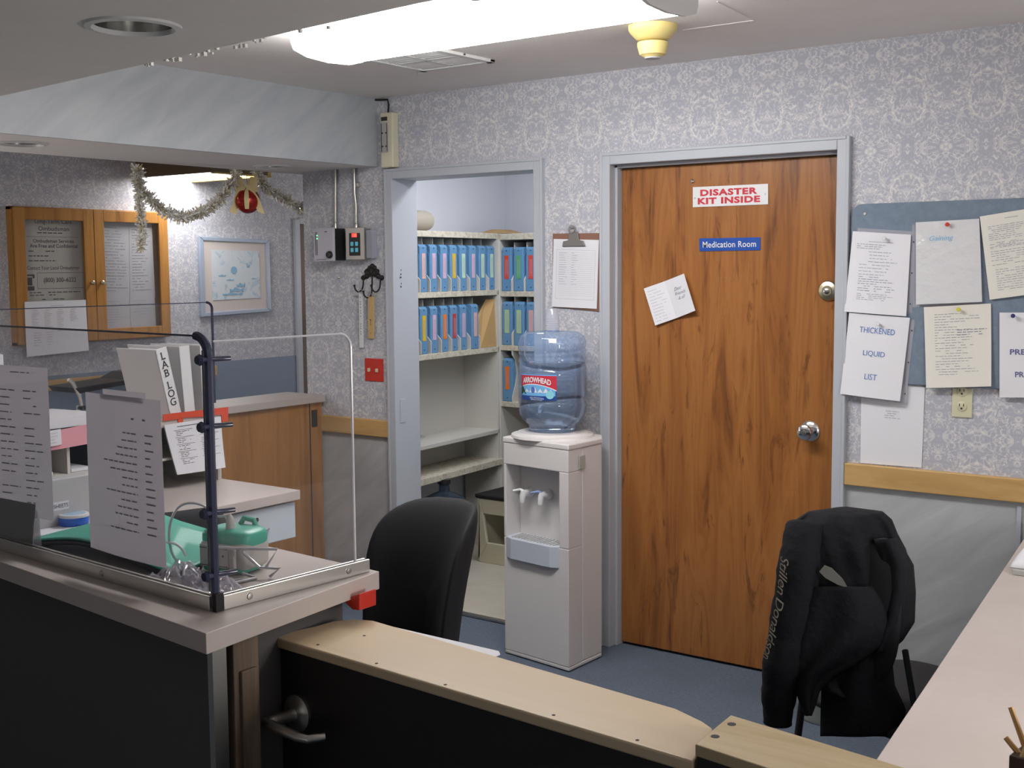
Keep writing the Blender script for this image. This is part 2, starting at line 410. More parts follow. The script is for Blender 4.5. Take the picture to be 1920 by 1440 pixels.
class Sheet:
    """a gently bowed four-cornered surface: TL, TR, BR, BL"""
    def __init__(s, TL, TR, BR, BL, bow=0., bowv=0.):
        s.c = list(map(V, (TL, TR, BR, BL))); s.bow = bow; s.bowv = bowv
        n = (s.c[1] - s.c[0]).cross(s.c[3] - s.c[0]).normalized()
        if n.dot(CAM - s.c[0]) < 0: n = -n
        s.n = n; s.W = ((s.c[1] - s.c[0]).length + (s.c[2] - s.c[3]).length) / 2; s.H = ((s.c[3] - s.c[0]).length + (s.c[2] - s.c[1]).length) / 2
    def at(s, u, v, off=0.):            # u left->right, v top->bottom
        a = s.c[0].lerp(s.c[1], u); b = s.c[3].lerp(s.c[2], u)
        return a.lerp(b, v) + s.n * (off + s.bow * math.sin(math.pi * u) * (.3 + .7 * v) + s.bowv * v * v)
    def mesh(s, mb, t=.0008, nu=8, nv=8, off=0.):
        mb.grid(lambda u, v: s.at(u, v, off), nu, nv); mb.grid(lambda u, v: s.at(u, v, off - t), nu, nv)
        W = nu + 1; k = len(mb.v) - 2 * W * (nv + 1); h = W * (nv + 1)
        rim = [i for i in range(nu)] + [j * W + nu for j in range(nv)] + [nv * W + i for i in range(nu, 0, -1)] + [j * W for j in range(nv, 0, -1)]
        for i, a in enumerate(rim):
            b = rim[(i + 1) % len(rim)]; mb.f.append((k + a, k + b, k + h + b, k + h + a))
        return mb
    def fit(s, mb, string, u0, u1, v0, v1, off=.0012, **kw):
        vs, fs = text2d(string, .1, **kw); x0, x1, y0, y1 = min(p.x for p in vs), max(p.x for p in vs), min(p.y for p in vs), max(p.y for p in vs)
        mb.add([s.at(u0 + (p.x - x0) / (x1 - x0) * (u1 - u0), v1 - (p.y - y0) / (y1 - y0) * (v1 - v0), off) for p in vs], fs)
    def text(s, mb, string, u, v, size, off=.0012, rot=0., mirror=False, **kw):
        vs, fs = text2d(string, size, **kw); c, q = math.cos(rot), math.sin(rot); sg = -1 if mirror else 1
        mb.add([s.at(u + sg * (p.x * c - p.y * q) / s.W, v - (p.x * q + p.y * c) / s.H, off) for p in vs], fs)
    def line(s, mb, u0, u1, v, h=.004, off=.0012, dv=0.):
        mb.add([s.at(u0, v - h / 2, off), s.at((u0 + u1) / 2, v + dv / 2 - h / 2, off), s.at(u1, v + dv - h / 2, off), s.at(u1, v + dv + h / 2, off), s.at((u0 + u1) / 2, v + dv / 2 + h / 2, off), s.at(u0, v + h / 2, off)], [(0, 1, 4, 5), (1, 2, 3, 4)])
    def rect(s, mb, u0, u1, v0, v1, off=.0012): mb.add([s.at(u0, v0, off), s.at(u1, v0, off), s.at(u1, v1, off), s.at(u0, v1, off)], [(0, 1, 2, 3)])
    def greek(s, mb, n, v0, v1, u0=.12, u1=.88, h=.006, dens=.85, center=False, off=.0012):
        for i in range(n):
            v = v0 + (v1 - v0) * i / max(n - 1, 1); L = random.uniform(.45, 1.) * (u1 - u0)
            x = u0 + ((u1 - u0 - L) / 2 if center else 0); e = x + L
            while x < e:
                w_ = random.uniform(.03, .09)
                if random.random() < dens: s.line(mb, x, min(x + w_, e), v, h, off)
                x += w_ + .015

def page(name, label, cat, corners, m='paper', bow=.004, bowv=0., ink='ink', draw=None, group=None, t=.0008, parent=None, extra=None):
    S = Sheet(*corners, bow=bow, bowv=bowv)
    o = S.mesh(MB(), t).build(name, m, parent, smooth=True)
    if parent is None: tag(o, label, cat, group)
    if draw:
        mb = MB(); draw(S, mb)
        if mb.v: mb.build('printed_text', ink, o)
    return o, S

D = 4.38
# ------------------------------------------------------------------ setting: floor, ceiling, walls
struct(MB().box(-7.3, 2.2, -1.2, 9.2, -.06, 0).build('floor', 'carpet'))
struct(MB().box(-4.49, -2.95, 4.40, 6.0, 0, .004).build('floor_closet', 'vinyl'))
struct(MB().box(-7.3, 2.2, -1.2, 9.2, 2.436, 2.52).build('ceiling', 'ceil'))
CLX0, CLX1, DX0, DX1 = -3.93, -3.108, -2.718, -1.738      # openings in the main wall
CLZ, DZ = 2.052, 2.052
ZW = .86
def wallbox(mb, x0, x1, z0, z1): mb.box(x0, x1, D, D + .14, z0, z1)
mw = MB()
wallbox(mw, -4.55, CLX0 - .03, ZW, 2.436); wallbox(mw, CLX0 - .03, CLX1 + .03, CLZ + .03, 2.436); wallbox(mw, CLX1 + .03, DX0 - .03, ZW, 2.436)
wallbox(mw, DX0 - .03, DX1 + .03, DZ + .03, 2.436); wallbox(mw, DX1 + .03, 2.2, ZW, 2.436)
struct(mw.build('wall_back', 'wp_x'))
mw = MB(); wallbox(mw, -4.55, CLX0 - .03, 0, ZW); wallbox(mw, CLX1 + .03, DX0 - .03, 0, ZW); wallbox(mw, DX1 + .03, 2.2, 0, ZW)
struct(mw.build('wall_back_wainscot', 'wains'))
struct(MB().box(-7.24, -7.1, -1.2, 9.2, .955, 2.436).build('wall_left', 'wp_y'))
struct(MB().box(-7.24, -7.095, -1.2, 9.2, 0, .955).build('wall_left_wainscot', 'bluepaint'))
struct(MB().box(-7.1, -4.55, 9.1, 9.2, 0, 2.436).build('wall_corridor_end', 'wp_x'))
struct(MB().box(2.1, 2.2, -1.2, 4.5, 0, 2.436).build('wall_right', 'wp_y'))
struct(MB().box(-7.3, 2.2, -1.25, -1.15, 0, 2.436).build('wall_front', 'wains'))
struct(MB().box(-4.50, -2.9, 6.0, 6.1, 0, 2.436).build('wall_closet_back', 'white_wall'))
struct(MB().box(-4.50, -4.49, 4.52, 6.0, 0, 2.436).build('wall_closet_left', 'white_wall'))
struct(MB().box(-2.95, -2.85, 4.52, 6.0, 0, 2.436).build('wall_closet_right', 'white_wall'))
struct(MB().box(-4.55, -4.50, D + .14, 9.1, 0, 2.436).build('wall_corridor', 'wp_y'))
# vertical seam of the wainscot at the right
struct(MB().box(-1.075, -1.06, D - .006, D, .1, .80).build('trim_1', 'frame'))
# soffits around the station
N1, N2 = V((-4.67, 2.09)), V((1.0, 1.47))       # inner lower edge of the near soffit
def lerp2(a, b, t): return (a[0] + (b[0] - a[0]) * t, a[1] + (b[1] - a[1]) * t)
def soffit(name, poly, holes, z0, z1, m):
    """a dropped ceiling slab with round holes cut in its underside"""
    import bmesh
    b = bmesh.new(); loops = [[(x, y) for x, y in poly]] + [[(cx + r * math.cos(k * math.pi / 20), cy + r * math.sin(k * math.pi / 20)) for k in range(40)] for cx, cy, r in holes]
    es = []
    for L in loops:
        vs = [b.verts.new((x, y, z0)) for x, y in L]; es += [b.edges.new((vs[i], vs[(i + 1) % len(vs)])) for i in range(len(vs))]
    bmesh.ops.triangle_fill(b, use_beauty=True, use_dissolve=False, edges=es)
    for i in range(len(loops[0])):
        (xa, ya), (xb, yb) = loops[0][i], loops[0][(i + 1) % len(loops[0])]
        b.faces.new([b.verts.new(p) for p in ((xa, ya, z0), (xb, yb, z0), (xb, yb, z1), (xa, ya, z1))])
    me = bpy.data.meshes.new(name); b.to_mesh(me); b.free(); me.materials.append(MT[m])
    o = bpy.data.objects.new(name, me); COL.objects.link(o); return struct(o)
CANS = [onZ(p, 2.115) for p in ((250, 48), (40, 270), (512, 313))]
RC = .082
soffit('ceiling_soffit_near', [(-7.1, 1.75), (2.1, .80), (2.1, 1.36), (-4.03, 2.02), (-7.1, 2.36)], [(CANS[0].x, CANS[0].y, RC)], 2.115, 2.436, 'ceil')
soffit('ceiling_beam', [(-4.67, 2.05), (-4.045, 1.99), (-4.045, D), (-4.55, D), (-4.55, D + .14), (-4.67, D + .14)], [(c.x, c.y, RC) for c in CANS[1:]], 2.118, 2.436, 'ceil')
struct(MB().box(-4.05, -4.035, 1.99, D, 2.116, 2.436).build('trim_2', 'beam'))      # laminate facing of the beam
# tinsel crumbs left on the soffit's edge
cr = MB()
for i in range(34):
    x = random.choice((random.uniform(-2.5, -1.75), random.uniform(-2.1, -1.95), random.uniform(-2.45, -2.3)))
    y = 1.36 + (x - 2.1) / (-4.03 - 2.1) * .66 + .004; z = random.uniform(2.107, 2.118); r = random.uniform(.002, .0045)
    cr.box(x - r, x + r, y - r, y + r, z - r, z + r, )
o = cr.build('tinsel_shreds', 'foil_c'); tag(o, 'tiny shreds of tinsel stuck along the near soffit edge', 'tinsel'); o['kind'] = 'stuff'
# chair rail, baseboards
def rail(n, x0, x1):
    mb = MB(); mb.box(x0, x1, D - .022, D, .812, .895)
    struct(mb.build('trim_%d' % n, 'rail', bevel=.004))
rail(3, -4.44, -3.978); rail(4, -3.062, -2.765); rail(5, -1.69, 2.1)
for i, (x0, x1) in enumerate(((-4.55, -3.978), (-3.062, -2.765), (-1.69, 2.1))):
    struct(MB().box(x0, x1, D - .012, D, 0, .10).build('baseboard_%s' % ('left', 'middle', 'right')[i], 'rubber'))
struct(MB().box(CLX0, CLX1, D - .01, D + .02, .003, .012).build('trim_6', 'steel'))

def doorframe(name, x0, x1, zt, fw=.048):
    """frame around an opening x0..x1, zt: casing, jambs with a stop"""
    mb = MB()
    def L(a0, a1, y0, y1):      # a mitred loop at offsets a0..a1 outside the opening
        mb.box(x0 - a1, x0 - a0, y0, y1, 0, zt + a1); mb.box(x1 + a0, x1 + a1, y0, y1, 0, zt + a1); mb.box(x0 - a0, x1 + a0, y0, y1, zt + a0, zt + a1)
    L(0, fw, D - .022, D + .16); L(fw - .012, fw + .001, D - .026, D - .020)
    return struct(mb.build(name, 'frame', bevel=.003))
doorframe('door_1', CLX0, CLX1, CLZ)
fr = doorframe('door_2', DX0, DX1, DZ)
mb = MB(); mb.box(DX0, DX0 + .012, D + .02, D + .14, 0, DZ); mb.box(DX1 - .006, DX1, D + .02, D + .14, 0, DZ); mb.box(DX0, DX1, D + .02, D + .14, DZ - .012, DZ)
struct(mb.build('door_stop', 'frame', fr, bevel=.002))
# strike plates / screw holes on the closet jamb
mb = MB()
for z in (1.62, 1.60, 1.585, 1.555, 1.54, .99, .975, .955, .94, .925): mb.box(CLX0 + .0005, CLX0 + .0022, D + .03 + random.uniform(-.004, .004), D + .036, z, z + .006)
struct(mb.build('trim_7', 'ink_dark'))
struct(MB().box(CLX0 - .001, CLX0 + .003, D + .012, D + .048, .885, 1.0).build('trim_8', 'frame', bevel=.001))

# the medication room's door leaf
YD = D + .055
leaf = MB().box(DX0 + .014, DX1 - .004, YD, YD + .045, .012, DZ - .014).build('door_3', 'door', bevel=.002); struct(leaf)
def knob(parent, c, prof, m, name):
    return MB().lathe(prof, c, 28, (0, -1, 0)).build(name, m, parent, smooth=True)
k = knob(leaf, onY((1519, 808), YD), [(.040, 0), (.040, .004), (.034, .010), (.016, .014), (.0135, .03), (.024, .036), (.029, .048), (.028, .060), (.018, .066)], 'chrome', 'door_knob')
knob(k, onY((1519, 808), YD) + V((0, -.066, 0)), [(.010, 0), (.010, .002), (.006, .0025)], 'steel', 'keyhole')
k = knob(leaf, onY((1554, 545), YD), [(.040, 0), (.040, .004), (.034, .014), (.020, .018), (.018, .022)], 'brass', 'deadbolt')
knob(k, onY((1554, 546), YD) + V((0, -.022, 0)), [(.010, 0), (.010, .004), (.004, .006)], 'chrome', 'keyhole')
knob(leaf, onY((1299, 340), YD), [(.008, 0), (.008, .006), (.004, .01)], 'chrome', 'screw')
# signs
c = [onY(p, YD - .004) for p in ((1299, 351), (1440, 344.5), (1440, 383), (1299, 388.6))]
S = Sheet(*c); o = tag(MB().slab(*c, .004).build('door_sign', 'white_plastic'), 'white sign with red block letters near the top of the wooden door', 'sign')
mb = MB(); S.fit(mb, 'DISASTER', .105, .865, .14, .47, bold=.0045, space=1.12); S.fit(mb, 'KIT INSIDE', .07, .90, .55, .88, bold=.0045, space=1.10); mb.build('lettering', 'ink_red', o)
mb = MB(); [mb.box(S.at(u, .55).x - .003, S.at(u, .55).x + .003, S.at(u, .5).y - .0015, S.at(u, .5).y, S.at(u, v).z - .003, S.at(u, v).z + .003) for u, v in ((.03, .55), (.965, .5))]; mb.build('screw', 'steel', o)
c = [onY(p, YD - .003) for p in ((1311, 447), (1425.5, 445), (1425.5, 469), (1311.5, 471))]
S = Sheet(*c); o = tag(MB().slab(*c, .003).build('door_sign', mat('blue_sign_plastic', (.015, .075, .36), .35)), 'small blue sign with white letters below the red lettered sign', 'sign')
mb = MB(); S.fit(mb, 'Medication Room', .06, .935, .26, .74, bold=.001, space=1.04); mb.build('lettering', 'white_plastic', o)
# opened card taped to the door
A, B, Cc, Dd = (onY(p, YD - .005) for p in ((1208, 541), (1287, 513), (1310, 582), (1231, 610)))
mid_t, mid_b = A.lerp(B, .49) + V((0, -.001, 0)), Dd.lerp(Cc, .49) + V((0, -.004, 0))
B.y -= .022; Cc.y -= .030; A.y -= .004; Dd.y -= .012
o = tag(MB().slab(A, mid_t, mid_b, Dd, .0012).slab(mid_t, B, Cc, mid_b, .0012).build('greeting_card', 'paper'), 'opened white card with handwriting, taped askew on the wooden door', 'card')
mb = MB(); S1 = Sheet(A, mid_t, mid_b, Dd); S2 = Sheet(mid_t, B, Cc, mid_b)
S1.greek(mb, 11, .12, .92, .12, .9, .010); S2.text(mb, 'Dear\n  Friends\n  & all', .5, .42, .020, shear=.5, off=.0016); mb.build('handwriting', 'ink', o)

# ------------------------------------------------------------------ ceiling fittings
FX0, FX1, FY0, FY1 = -3.05, -1.72, 2.90, 3.24
t = thing('ceiling_light', 'long lit fluorescent wraparound fixture on the station ceiling', 'ceiling light', ((FX0 + FX1) / 2, (FY0 + FY1) / 2, 2.436))
prof = []
for y, z in ((0, 2.432), (0, 2.385), (.012, 2.362), (.07, 2.346), (.17, 2.340), (.27, 2.346), (.328, 2.362), (.34, 2.385), (.34, 2.432)): prof.append((y, z))
mb = MB(); mb.extr([(FX0 + .012, FY0 + y, z) for y, z in prof], (FX1 - FX0 - .024, 0, 0)); mb.build('diffuser', 'emis', t)
for x in (FX0, FX1 - .012):
    mb = MB(); mb.extr([(x, FY0 - .004 + y * 1.024, z - .004) for y, z in prof], (.012, 0, 0)); mb.build('end_cap', 'emis' if x == FX0 else 'endcap', t)
MB().box(FX0, FX1, FY0 - .01, FY1 + .01, 2.432, 2.4355).build('housing', 'endcap', t)
t = thing('air_vent', 'white louvred air vent in the ceiling beside the lit fixture', 'vent', (-3.1, 3.75, 2.436))
vx0, vx1, vy0, vy1 = -3.30, -2.93, 3.48, 3.86
mb = MB(); mb.box(vx0, vx1, vy0, vy0 + .03, 2.424, 2.436); mb.box(vx0, vx1, vy1 - .03, vy1, 2.424, 2.436); mb.box(vx0, vx0 + .03, vy0, vy1, 2.424, 2.436); mb.box(vx1 - .03, vx1, vy0, vy1, 2.424, 2.436)
mb.box((vx0 + vx1) / 2 - .008, (vx0 + vx1) / 2 + .008, vy0, vy1, 2.426, 2.436); mb.box(vx0, vx1, (vy0 + vy1) / 2 - .008, (vy0 + vy1) / 2 + .008, 2.426, 2.436)
mb.build('frame', 'endcap', t, bevel=.002)
mb = MB()
for i in range(10):
    y = vy0 + .035 + i * .033; mb.extr([(vx0 + .03, y, 2.434), (vx0 + .03, y + .012, 2.426), (vx0 + .03, y + .013, 2.427), (vx0 + .03, y + .001, 2.435)], (vx1 - vx0 - .06, 0, 0))
mb.build('louvres', 'endcap', t); MB().box(vx0 + .02, vx1 - .02, vy0 + .02, vy1 - .02, 2.4345, 2.4358).build('duct_opening', 'ink_dark', t)
dp = onZ((1224, 48), 2.436)
t = thing('smoke_detector', 'yellowed detector on the ceiling right of the lit fixture', 'detector', dp)
MB().lathe([(.082, 0), (.082, -.012), (.078, -.022), (.056, -.045), (.045, -.05)], dp, 36).build('base', 'yellow', t, smooth=True)
MB().lathe([(.036, -.05), (.052, -.056), (.052, -.068), (.044, -.096), (.034, -.10), (.03, -.104)], dp, 36).build('sensor_head', 'yellow', t, smooth=True)
MB().lathe([(.028, -.104), (.026, -.109)], dp, 24).build('lens', 'grey_plastic', t, smooth=True)
sp = onZ((893, 14), 2.436); sp = V((sp.x * .93, sp.y * .93, 2.436))
sp = CAM + (onZ((893, 25), 2.40) - CAM) * .93; sp.z = 2.436
t = thing('sprinkler', 'small chrome sprinkler head hanging before the lit ceiling fixture', 'sprinkler', sp)
MB().lathe([(.022, 0), (.022, -.004), (.008, -.006), (.008, -.022)], sp, 20).build('escutcheon', 'chrome', t, smooth=True)
mb = MB(); mb.tube([sp + V((.007, 0, -.02)), sp + V((.012, 0, -.035)), sp + V((.002, 0, -.052))], .0018); mb.tube([sp + V((-.007, 0, -.02)), sp + V((-.012, 0, -.035)), sp + V((-.002, 0, -.052))], .0018); mb.build('frame_arms', 'chrome', t)
MB().lathe([(.004, -.05), (.014, -.053), (.014, -.0545), (.003, -.056)], sp, 16).build('deflector', 'chrome', t, smooth=True)
mb = MB()
for p in ((782, 133),):
    q = onZ(p, 2.436); mb.tube([q, q + V((0, 0, -.012)), q + V((.008, 0, -.018)), q + V((.010, 0, -.010))], .0018)
tag(mb.build('ceiling_hook', 'chrome'), 'tiny metal hook screwed into the ceiling near the vent', 'hook')
# ceiling drywall access seams (right of the fixture)
mb = MB(); q = [onZ(p, 2.4355) for p in ((1345, 3), (1413, 38), (1280, 56))]
for a, b in ((q[0], q[1]), (q[1], q[2])): mb.tube([a, b], .0016, 4)
struct(mb.build('trim_9', 'ceil'))
def downlight(i, label, r=.094):
    c = CANS[i].copy(); c.z = 2.115 if i == 0 else 2.118
    t = thing('recessed_light', label, 'recessed light', c, 'recessed lights in the soffit')
    MB().lathe([(r, .0), (r, -.005), (r * .86, -.007), (r * .82, .002)], c, 48, caps=False).build('trim_ring', 'endcap', t, smooth=True)
    MB().lathe([(r * .84, -.002), (r * .82, .04), (r * .74, .09), (r * .60, .13), (r * .35, .15), (.001, .155)], c, 48, caps=False).build('reflector', 'can', t, smooth=True)
    MB().lathe([(.012, .155), (.028, .13), (.030, .105), (.018, .085), (.001, .082)], c, 24, caps=False).build('lamp', 'white_plastic', t, smooth=True)
downlight(0, 'large unlit recessed light in the near soffit, top left')
downlight(1, 'unlit recessed light under the beam at the left edge of the photo')
downlight(2, 'unlit recessed light under the beam above the red ornament')
# corridor light box
YA, YB, XE = 5.30, 5.76, -6.32
t = thing('light_box', 'wood-framed fluorescent light box glowing in the corridor beyond the garland', 'ceiling light', (-6.2, 5.5, 2.436))
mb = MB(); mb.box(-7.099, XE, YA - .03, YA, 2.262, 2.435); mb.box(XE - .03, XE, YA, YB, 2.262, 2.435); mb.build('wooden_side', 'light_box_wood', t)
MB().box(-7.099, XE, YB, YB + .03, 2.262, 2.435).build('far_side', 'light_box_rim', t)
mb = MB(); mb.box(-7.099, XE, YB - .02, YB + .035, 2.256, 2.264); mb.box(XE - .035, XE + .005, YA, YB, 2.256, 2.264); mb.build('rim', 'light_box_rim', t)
MB().box(-7.09, XE - .035, YA + .01, YB - .02, 2.272, 2.28).build('diffuser', 'emis2', t)

# ------------------------------------------------------------------ garlands and ornament
def garland(name, label, path, r=.034, n=1900):
    cum = [0]
    for a, b in zip(path, path[1:]): cum.append(cum[-1] + (b - a).length)
    t = thing(name, label, 'garland', path[0], 'tinsel garlands on the beam')
    mbs = {'foil_a': MB(), 'foil_b': MB(), 'foil_c': MB()}
    for i in range(n):
        s = random.random() * cum[-1]; j = max(k for k in range(len(cum) - 1) if cum[k] <= s); p = path[j].lerp(path[j + 1], (s - cum[j]) / (cum[j + 1] - cum[j]))
        d = V((random.gauss(0, 1), random.gauss(0, 1), random.gauss(0, 1))).normalized(); L = r * random.uniform(.45, 1.25)
        e = V((random.gauss(0, 1), random.gauss(0, 1), random.gauss(0, 1))).cross(d).normalized() * random.uniform(.002, .0045)
        a = p + d * L * .2; b = p + d * L; k = V((random.gauss(0, .003), random.gauss(0, .003), random.gauss(0, .003)))
        mbs[random.choice(('foil_a', 'foil_a', 'foil_b', 'foil_c', 'foil_c'))].add([a - e, a + e, b + e + k, b - e + k], [(0, 1, 2, 3)])
    MB().tube(path, .004, 6).build('cord', 'foil_b', t, smooth=True)
    for m_, mb in mbs.items(): x = mb.build('tinsel', m_, t); x['kind'] = 'stuff'
    return t
XG = -4.69
def GX(pts, x=XG): return [onX(p, x) for p in pts]
def smooth_path(pts, k=6):
    out = []; P = [pts[0]] + list(pts) + [pts[-1]]
    for i in range(1, len(P) - 2):
        for j in range(k):
            t_ = j / k; a, b, c, d = P[i - 1], P[i], P[i + 1], P[i + 2]
            out.append(.5 * ((2 * b) + (c - a) * t_ + (2 * a - 5 * b + 4 * c - d) * t_ ** 2 + (3 * b - a - 3 * c + d) * t_ ** 3))
    out.append(P[-2]); return out
garland('tinsel_garland', 'silver and gold tinsel garland swagged left of the red ornament', smooth_path(GX([(256, 316), (262, 345), (280, 372), (310, 396), (345, 406), (380, 398), (412, 374), (432, 345), (446, 318)])))
garland('tinsel_garland', 'tinsel garland draping from the red ornament to the wall corner', smooth_path(GX([(482, 318), (492, 345), (520, 366), (548, 382), (575, 396), (600, 405)])), n=1300)
garland('tinsel_garland', 'short tinsel tail hanging straight down over the notice cabinet', smooth_path(GX([(258, 318), (259, 350), (264, 395), (266, 430), (264, 466)])), r=.026, n=900)
oc = onX((464, 376), XG + .01)
t = thing('hanging_ornament', 'red ball ornament with gold ribbon bow hanging under the beam', 'ornament', oc)
R_ = .064
def ballf(u, v):
    th, ph = 2 * math.pi * u, math.pi * v; rr = R_ * (1 - .05 * abs(math.cos(3 * th))) ; return oc + V((rr * math.sin(ph) * math.cos(th), rr * math.sin(ph) * math.sin(th), R_ * math.cos(ph)))
MB().grid(ballf, 48, 24, wrap=True).build('ball', 'red_ball', t, smooth=True, angle=180)
mb = MB()
for a0 in (.9, 2.6, 4.2, 5.5):
    mb.grid(lambda u, v: oc + (ballf(0, 0) - oc).length * V((math.cos(a0 + (u - .5) * .35) * math.sin(.25 + v * 2.), math.sin(a0 + (u - .5) * .35) * math.sin(.25 + v * 2.), math.cos(.25 + v * 2.))) * (1.03 + .10 * max(0, v - .4)), 4, 12)
mb.build('ribbon', 'gold_mesh', t, smooth=True, angle=180)
mb = MB()
VR = RT.copy(); VR.z = 0; VR.normalize(); VF = FW.copy(); VF.z = 0; VF.normalize()
for sx in (-1, 1):
    mb.grid(lambda u, v: oc + V((0, 0, R_ + .012)) + VR * (sx * (.004 + .054 * u)) - VF * (.02 + .014 * math.sin(math.pi * v)) + V((0, 0, (v - .5) * (.030 + .045 * math.sin(math.pi * min(1, u * .8)) + .012 * u) + .004 * math.sin(9 * u + 5 * v))), 12, 6)
    mb.grid(lambda u, v: oc + V((0, 0, R_ + .004)) + VR * (sx * (.012 + .058 * u)) - VF * (.045 - .03 * u) + VR * (v - .5) * .034 + V((0, 0, -.13 * u ** 1.3 + .006 * math.sin(8 * u + 3 * v))), 12, 4)
mb.build('bow', 'gold_mesh', t, smooth=True, angle=180)
mb = MB(); mb.tube([oc + V((0, 0, R_)), oc + V((0, 0, .135))], .0015, 5); mb.build('string', 'red', t)

# ------------------------------------------------------------------ devices on the main wall (left part)
def P(px, y=D): return onY(px, y)
a, b = P((724, 213)), P((748, 316))
t = thing('intercom_box', 'tall cream wall unit with grey slotted panel above the closet frame', 'intercom', (a.x, D, b.z))
MB().box(a.x, a.x + .078, D - .045, D, 2.105, 2.36).build('housing', 'cream_plastic', t, bevel=.006)
MB().box(a.x + .008, a.x + .052, D - .049, D - .044, 2.175, 2.315).build('slotted_panel', 'grey_plastic', t, bevel=.001)
mb = MB(); mb.box(a.x + .012, a.x + .048, D - .0495, D - .046, 2.322, 2.340)
mb.box(a.x + .011, a.x + .014, D - .0502, D - .049, 2.18, 2.31); mb.box(a.x + .046, a.x + .049, D - .0502, D - .049, 2.18, 2.31)
for z in (2.20, 2.262):
    for x in (.019, .041): mb.box(a.x + x - .003, a.x + x + .003, D - .051, D - .049, z, z + .007)
mb.build('slots', 'ink_dark', t)
mb = MB(); mb.tube([V((a.x + .03, D - .02, 2.36)), V((a.x + .028, D - .012, 2.40)), V((a.x + .02, D - .010, 2.425)), V((a.x - .06, D - .010, 2.43))], .0045, 8); mb.build('cable', 'rubber', t, smooth=True)

def conduit(px0, px1, bend, label, r=.008):
    p0, p1 = P(px0, D - .012), P(px1, D - .012); p0.z = 2.117
    pts = [p0, V((p0.x, p0.y, p0.z - .12)), V((p0.x + bend * .4, p0.y, p0.z - .18)), V((p1.x, p1.y, p1.z + .06)), p1] if bend else [p0, p1]
    t = thing('conduit', label, 'conduit', p1, 'metal conduits up to the beam')
    MB().tube(pts, r, 12).build('pipe', 'steel', t, smooth=True)
    MB().lathe([(r * 1.5, 0), (r * 1.5, .03), (r * 1.2, .034)], p1 - V((0, 0, .004)), 16).build('coupling', 'steel', t, smooth=True)
    q = V((p0.x + .016, D - .004, p0.z - .08)) if bend else None
    if q: MB().box(q.x - .012, q.x + .014, D - .006, D, q.z - .012, q.z + .012).build('strap', 'steel', t, bevel=.003)
conduit((629, 325), (629, 428), 0, 'straight metal conduit above the white and black wall box')
conduit((664, 322), (668, 430), .02, 'slightly bent metal conduit above the keypad')
a, b = P((588, 432), D - .075), P((640, 488), D)
bx0, bx1, bz0, bz1 = P((585, 430)).x + .055, P((640, 430)).x - .012, 1.668, 1.832
t = thing('alarm_panel', 'white and black wall box with green lights and round knob', 'control panel', (bx0, D, bz0))
bx0 = onY((587, 430), D - .085).x; bx1 = onY((625, 430), D - .085).x
MB().box(bx0 + .004, bx1 - .002, D - .075, D, bz0 + .004, bz1 - .004).build('housing', 'black_plastic', t, bevel=.003)
MB().box(bx0, bx1, D - .085, D - .072, bz0, bz1).build('faceplate', mat('silver_lilac_face', (.50, .49, .56), .4), t, bevel=.004)
mb = MB(); mb.box(bx0 + .014, bx0 + .017, D - .0862, D - .084, bz0 + .03, bz1 - .02); mb.box(bx0 + .024, bx0 + .027, D - .0862, D - .084, bz0 + .03, bz1 - .02); mb.box(bx0 + .08, bx0 + .095, D - .0862, D - .084, bz1 - .022, bz1 - .018); mb.box(bx0 + .02, bx0 + .085, D - .0862, D - .084, bz0 + .008, bz0 + .010); mb.build('slots', 'ink_dark', t)
mb = MB(); [mb.box(bx0 + .025, bx0 + .030, D - .0875, D - .084, z, z + .005) for z in (bz1 - .040, bz1 - .055)]; mb.build('indicator_lights', mat('green_led', (.1, .8, .2), .4, emis=(.1, 1, .25), es=2.), t)
MB().lathe([(.018, 0), (.018, .010), (.014, .016), (.006, .017)], (bx1 - .026, D - .085, bz0 + .032), 24, (0, -1, 0)).build('knob', 'black_plastic', t, smooth=True)
kx0, kx1, kz0, kz1 = onY((652, 432), D - .05).x, onY((683, 432), D - .05).x, 1.674, 1.825
t = thing('keypad', 'steel keypad with red digits and four blue buttons beside the closet', 'keypad', (kx0, D, kz0))
MB().box(kx0 - .012, kx1 - .004, D - .045, D, kz0 + .004, kz1).build('housing', 'steel', t, bevel=.003)
MB().box(kx0 - .014, kx1, D - .052, D - .045, kz0, kz1 + .004).build('faceplate', 'steel', t, bevel=.002)
px0, px1 = kx0 + .012, kx1 - .028
MB().box(px0, px1, D - .056, D - .051, kz0 + .020, kz1 - .022).build('pad', 'black_plastic', t, bevel=.002)
mb = MB(); pw = px1 - px0
vs, fs = text2d('188', .024, bold=.001); mb.add([V((px0 + pw * .52 + p.x, D - .0575, kz1 - .034 + p.y)) for p in vs], fs)
mb.build('display_digits', mat('red_led', (1, .02, .02), .4, emis=(1, .03, .02), es=4.), t)
for i, (u, v) in enumerate(((.30, .52), (.74, .52), (.30, .25), (.74, .25))):
    MB().box(px0 + pw * u - .009, px0 + pw * u + .009, D - .059, D - .055, kz0 + .02 + (kz1 - kz0 - .042) * v - .010, kz0 + .02 + (kz1 - kz0 - .042) * v + .010).build('button', mat('blue_key', (.08, .32, .42), .4, emis=(.08, .35, .45), es=.25) if i == 0 else bpy.data.materials['blue_key'], t, bevel=.002)
o = MB().box(kx1 + .002, kx1 + .036, D - .04, D - .037, kz0 + .008, kz1 - .010).box(kx1 + .034, kx1 + .036, D - .04, D, kz0 + .008, kz1 - .010).build('flip_cover', 'cups', t)
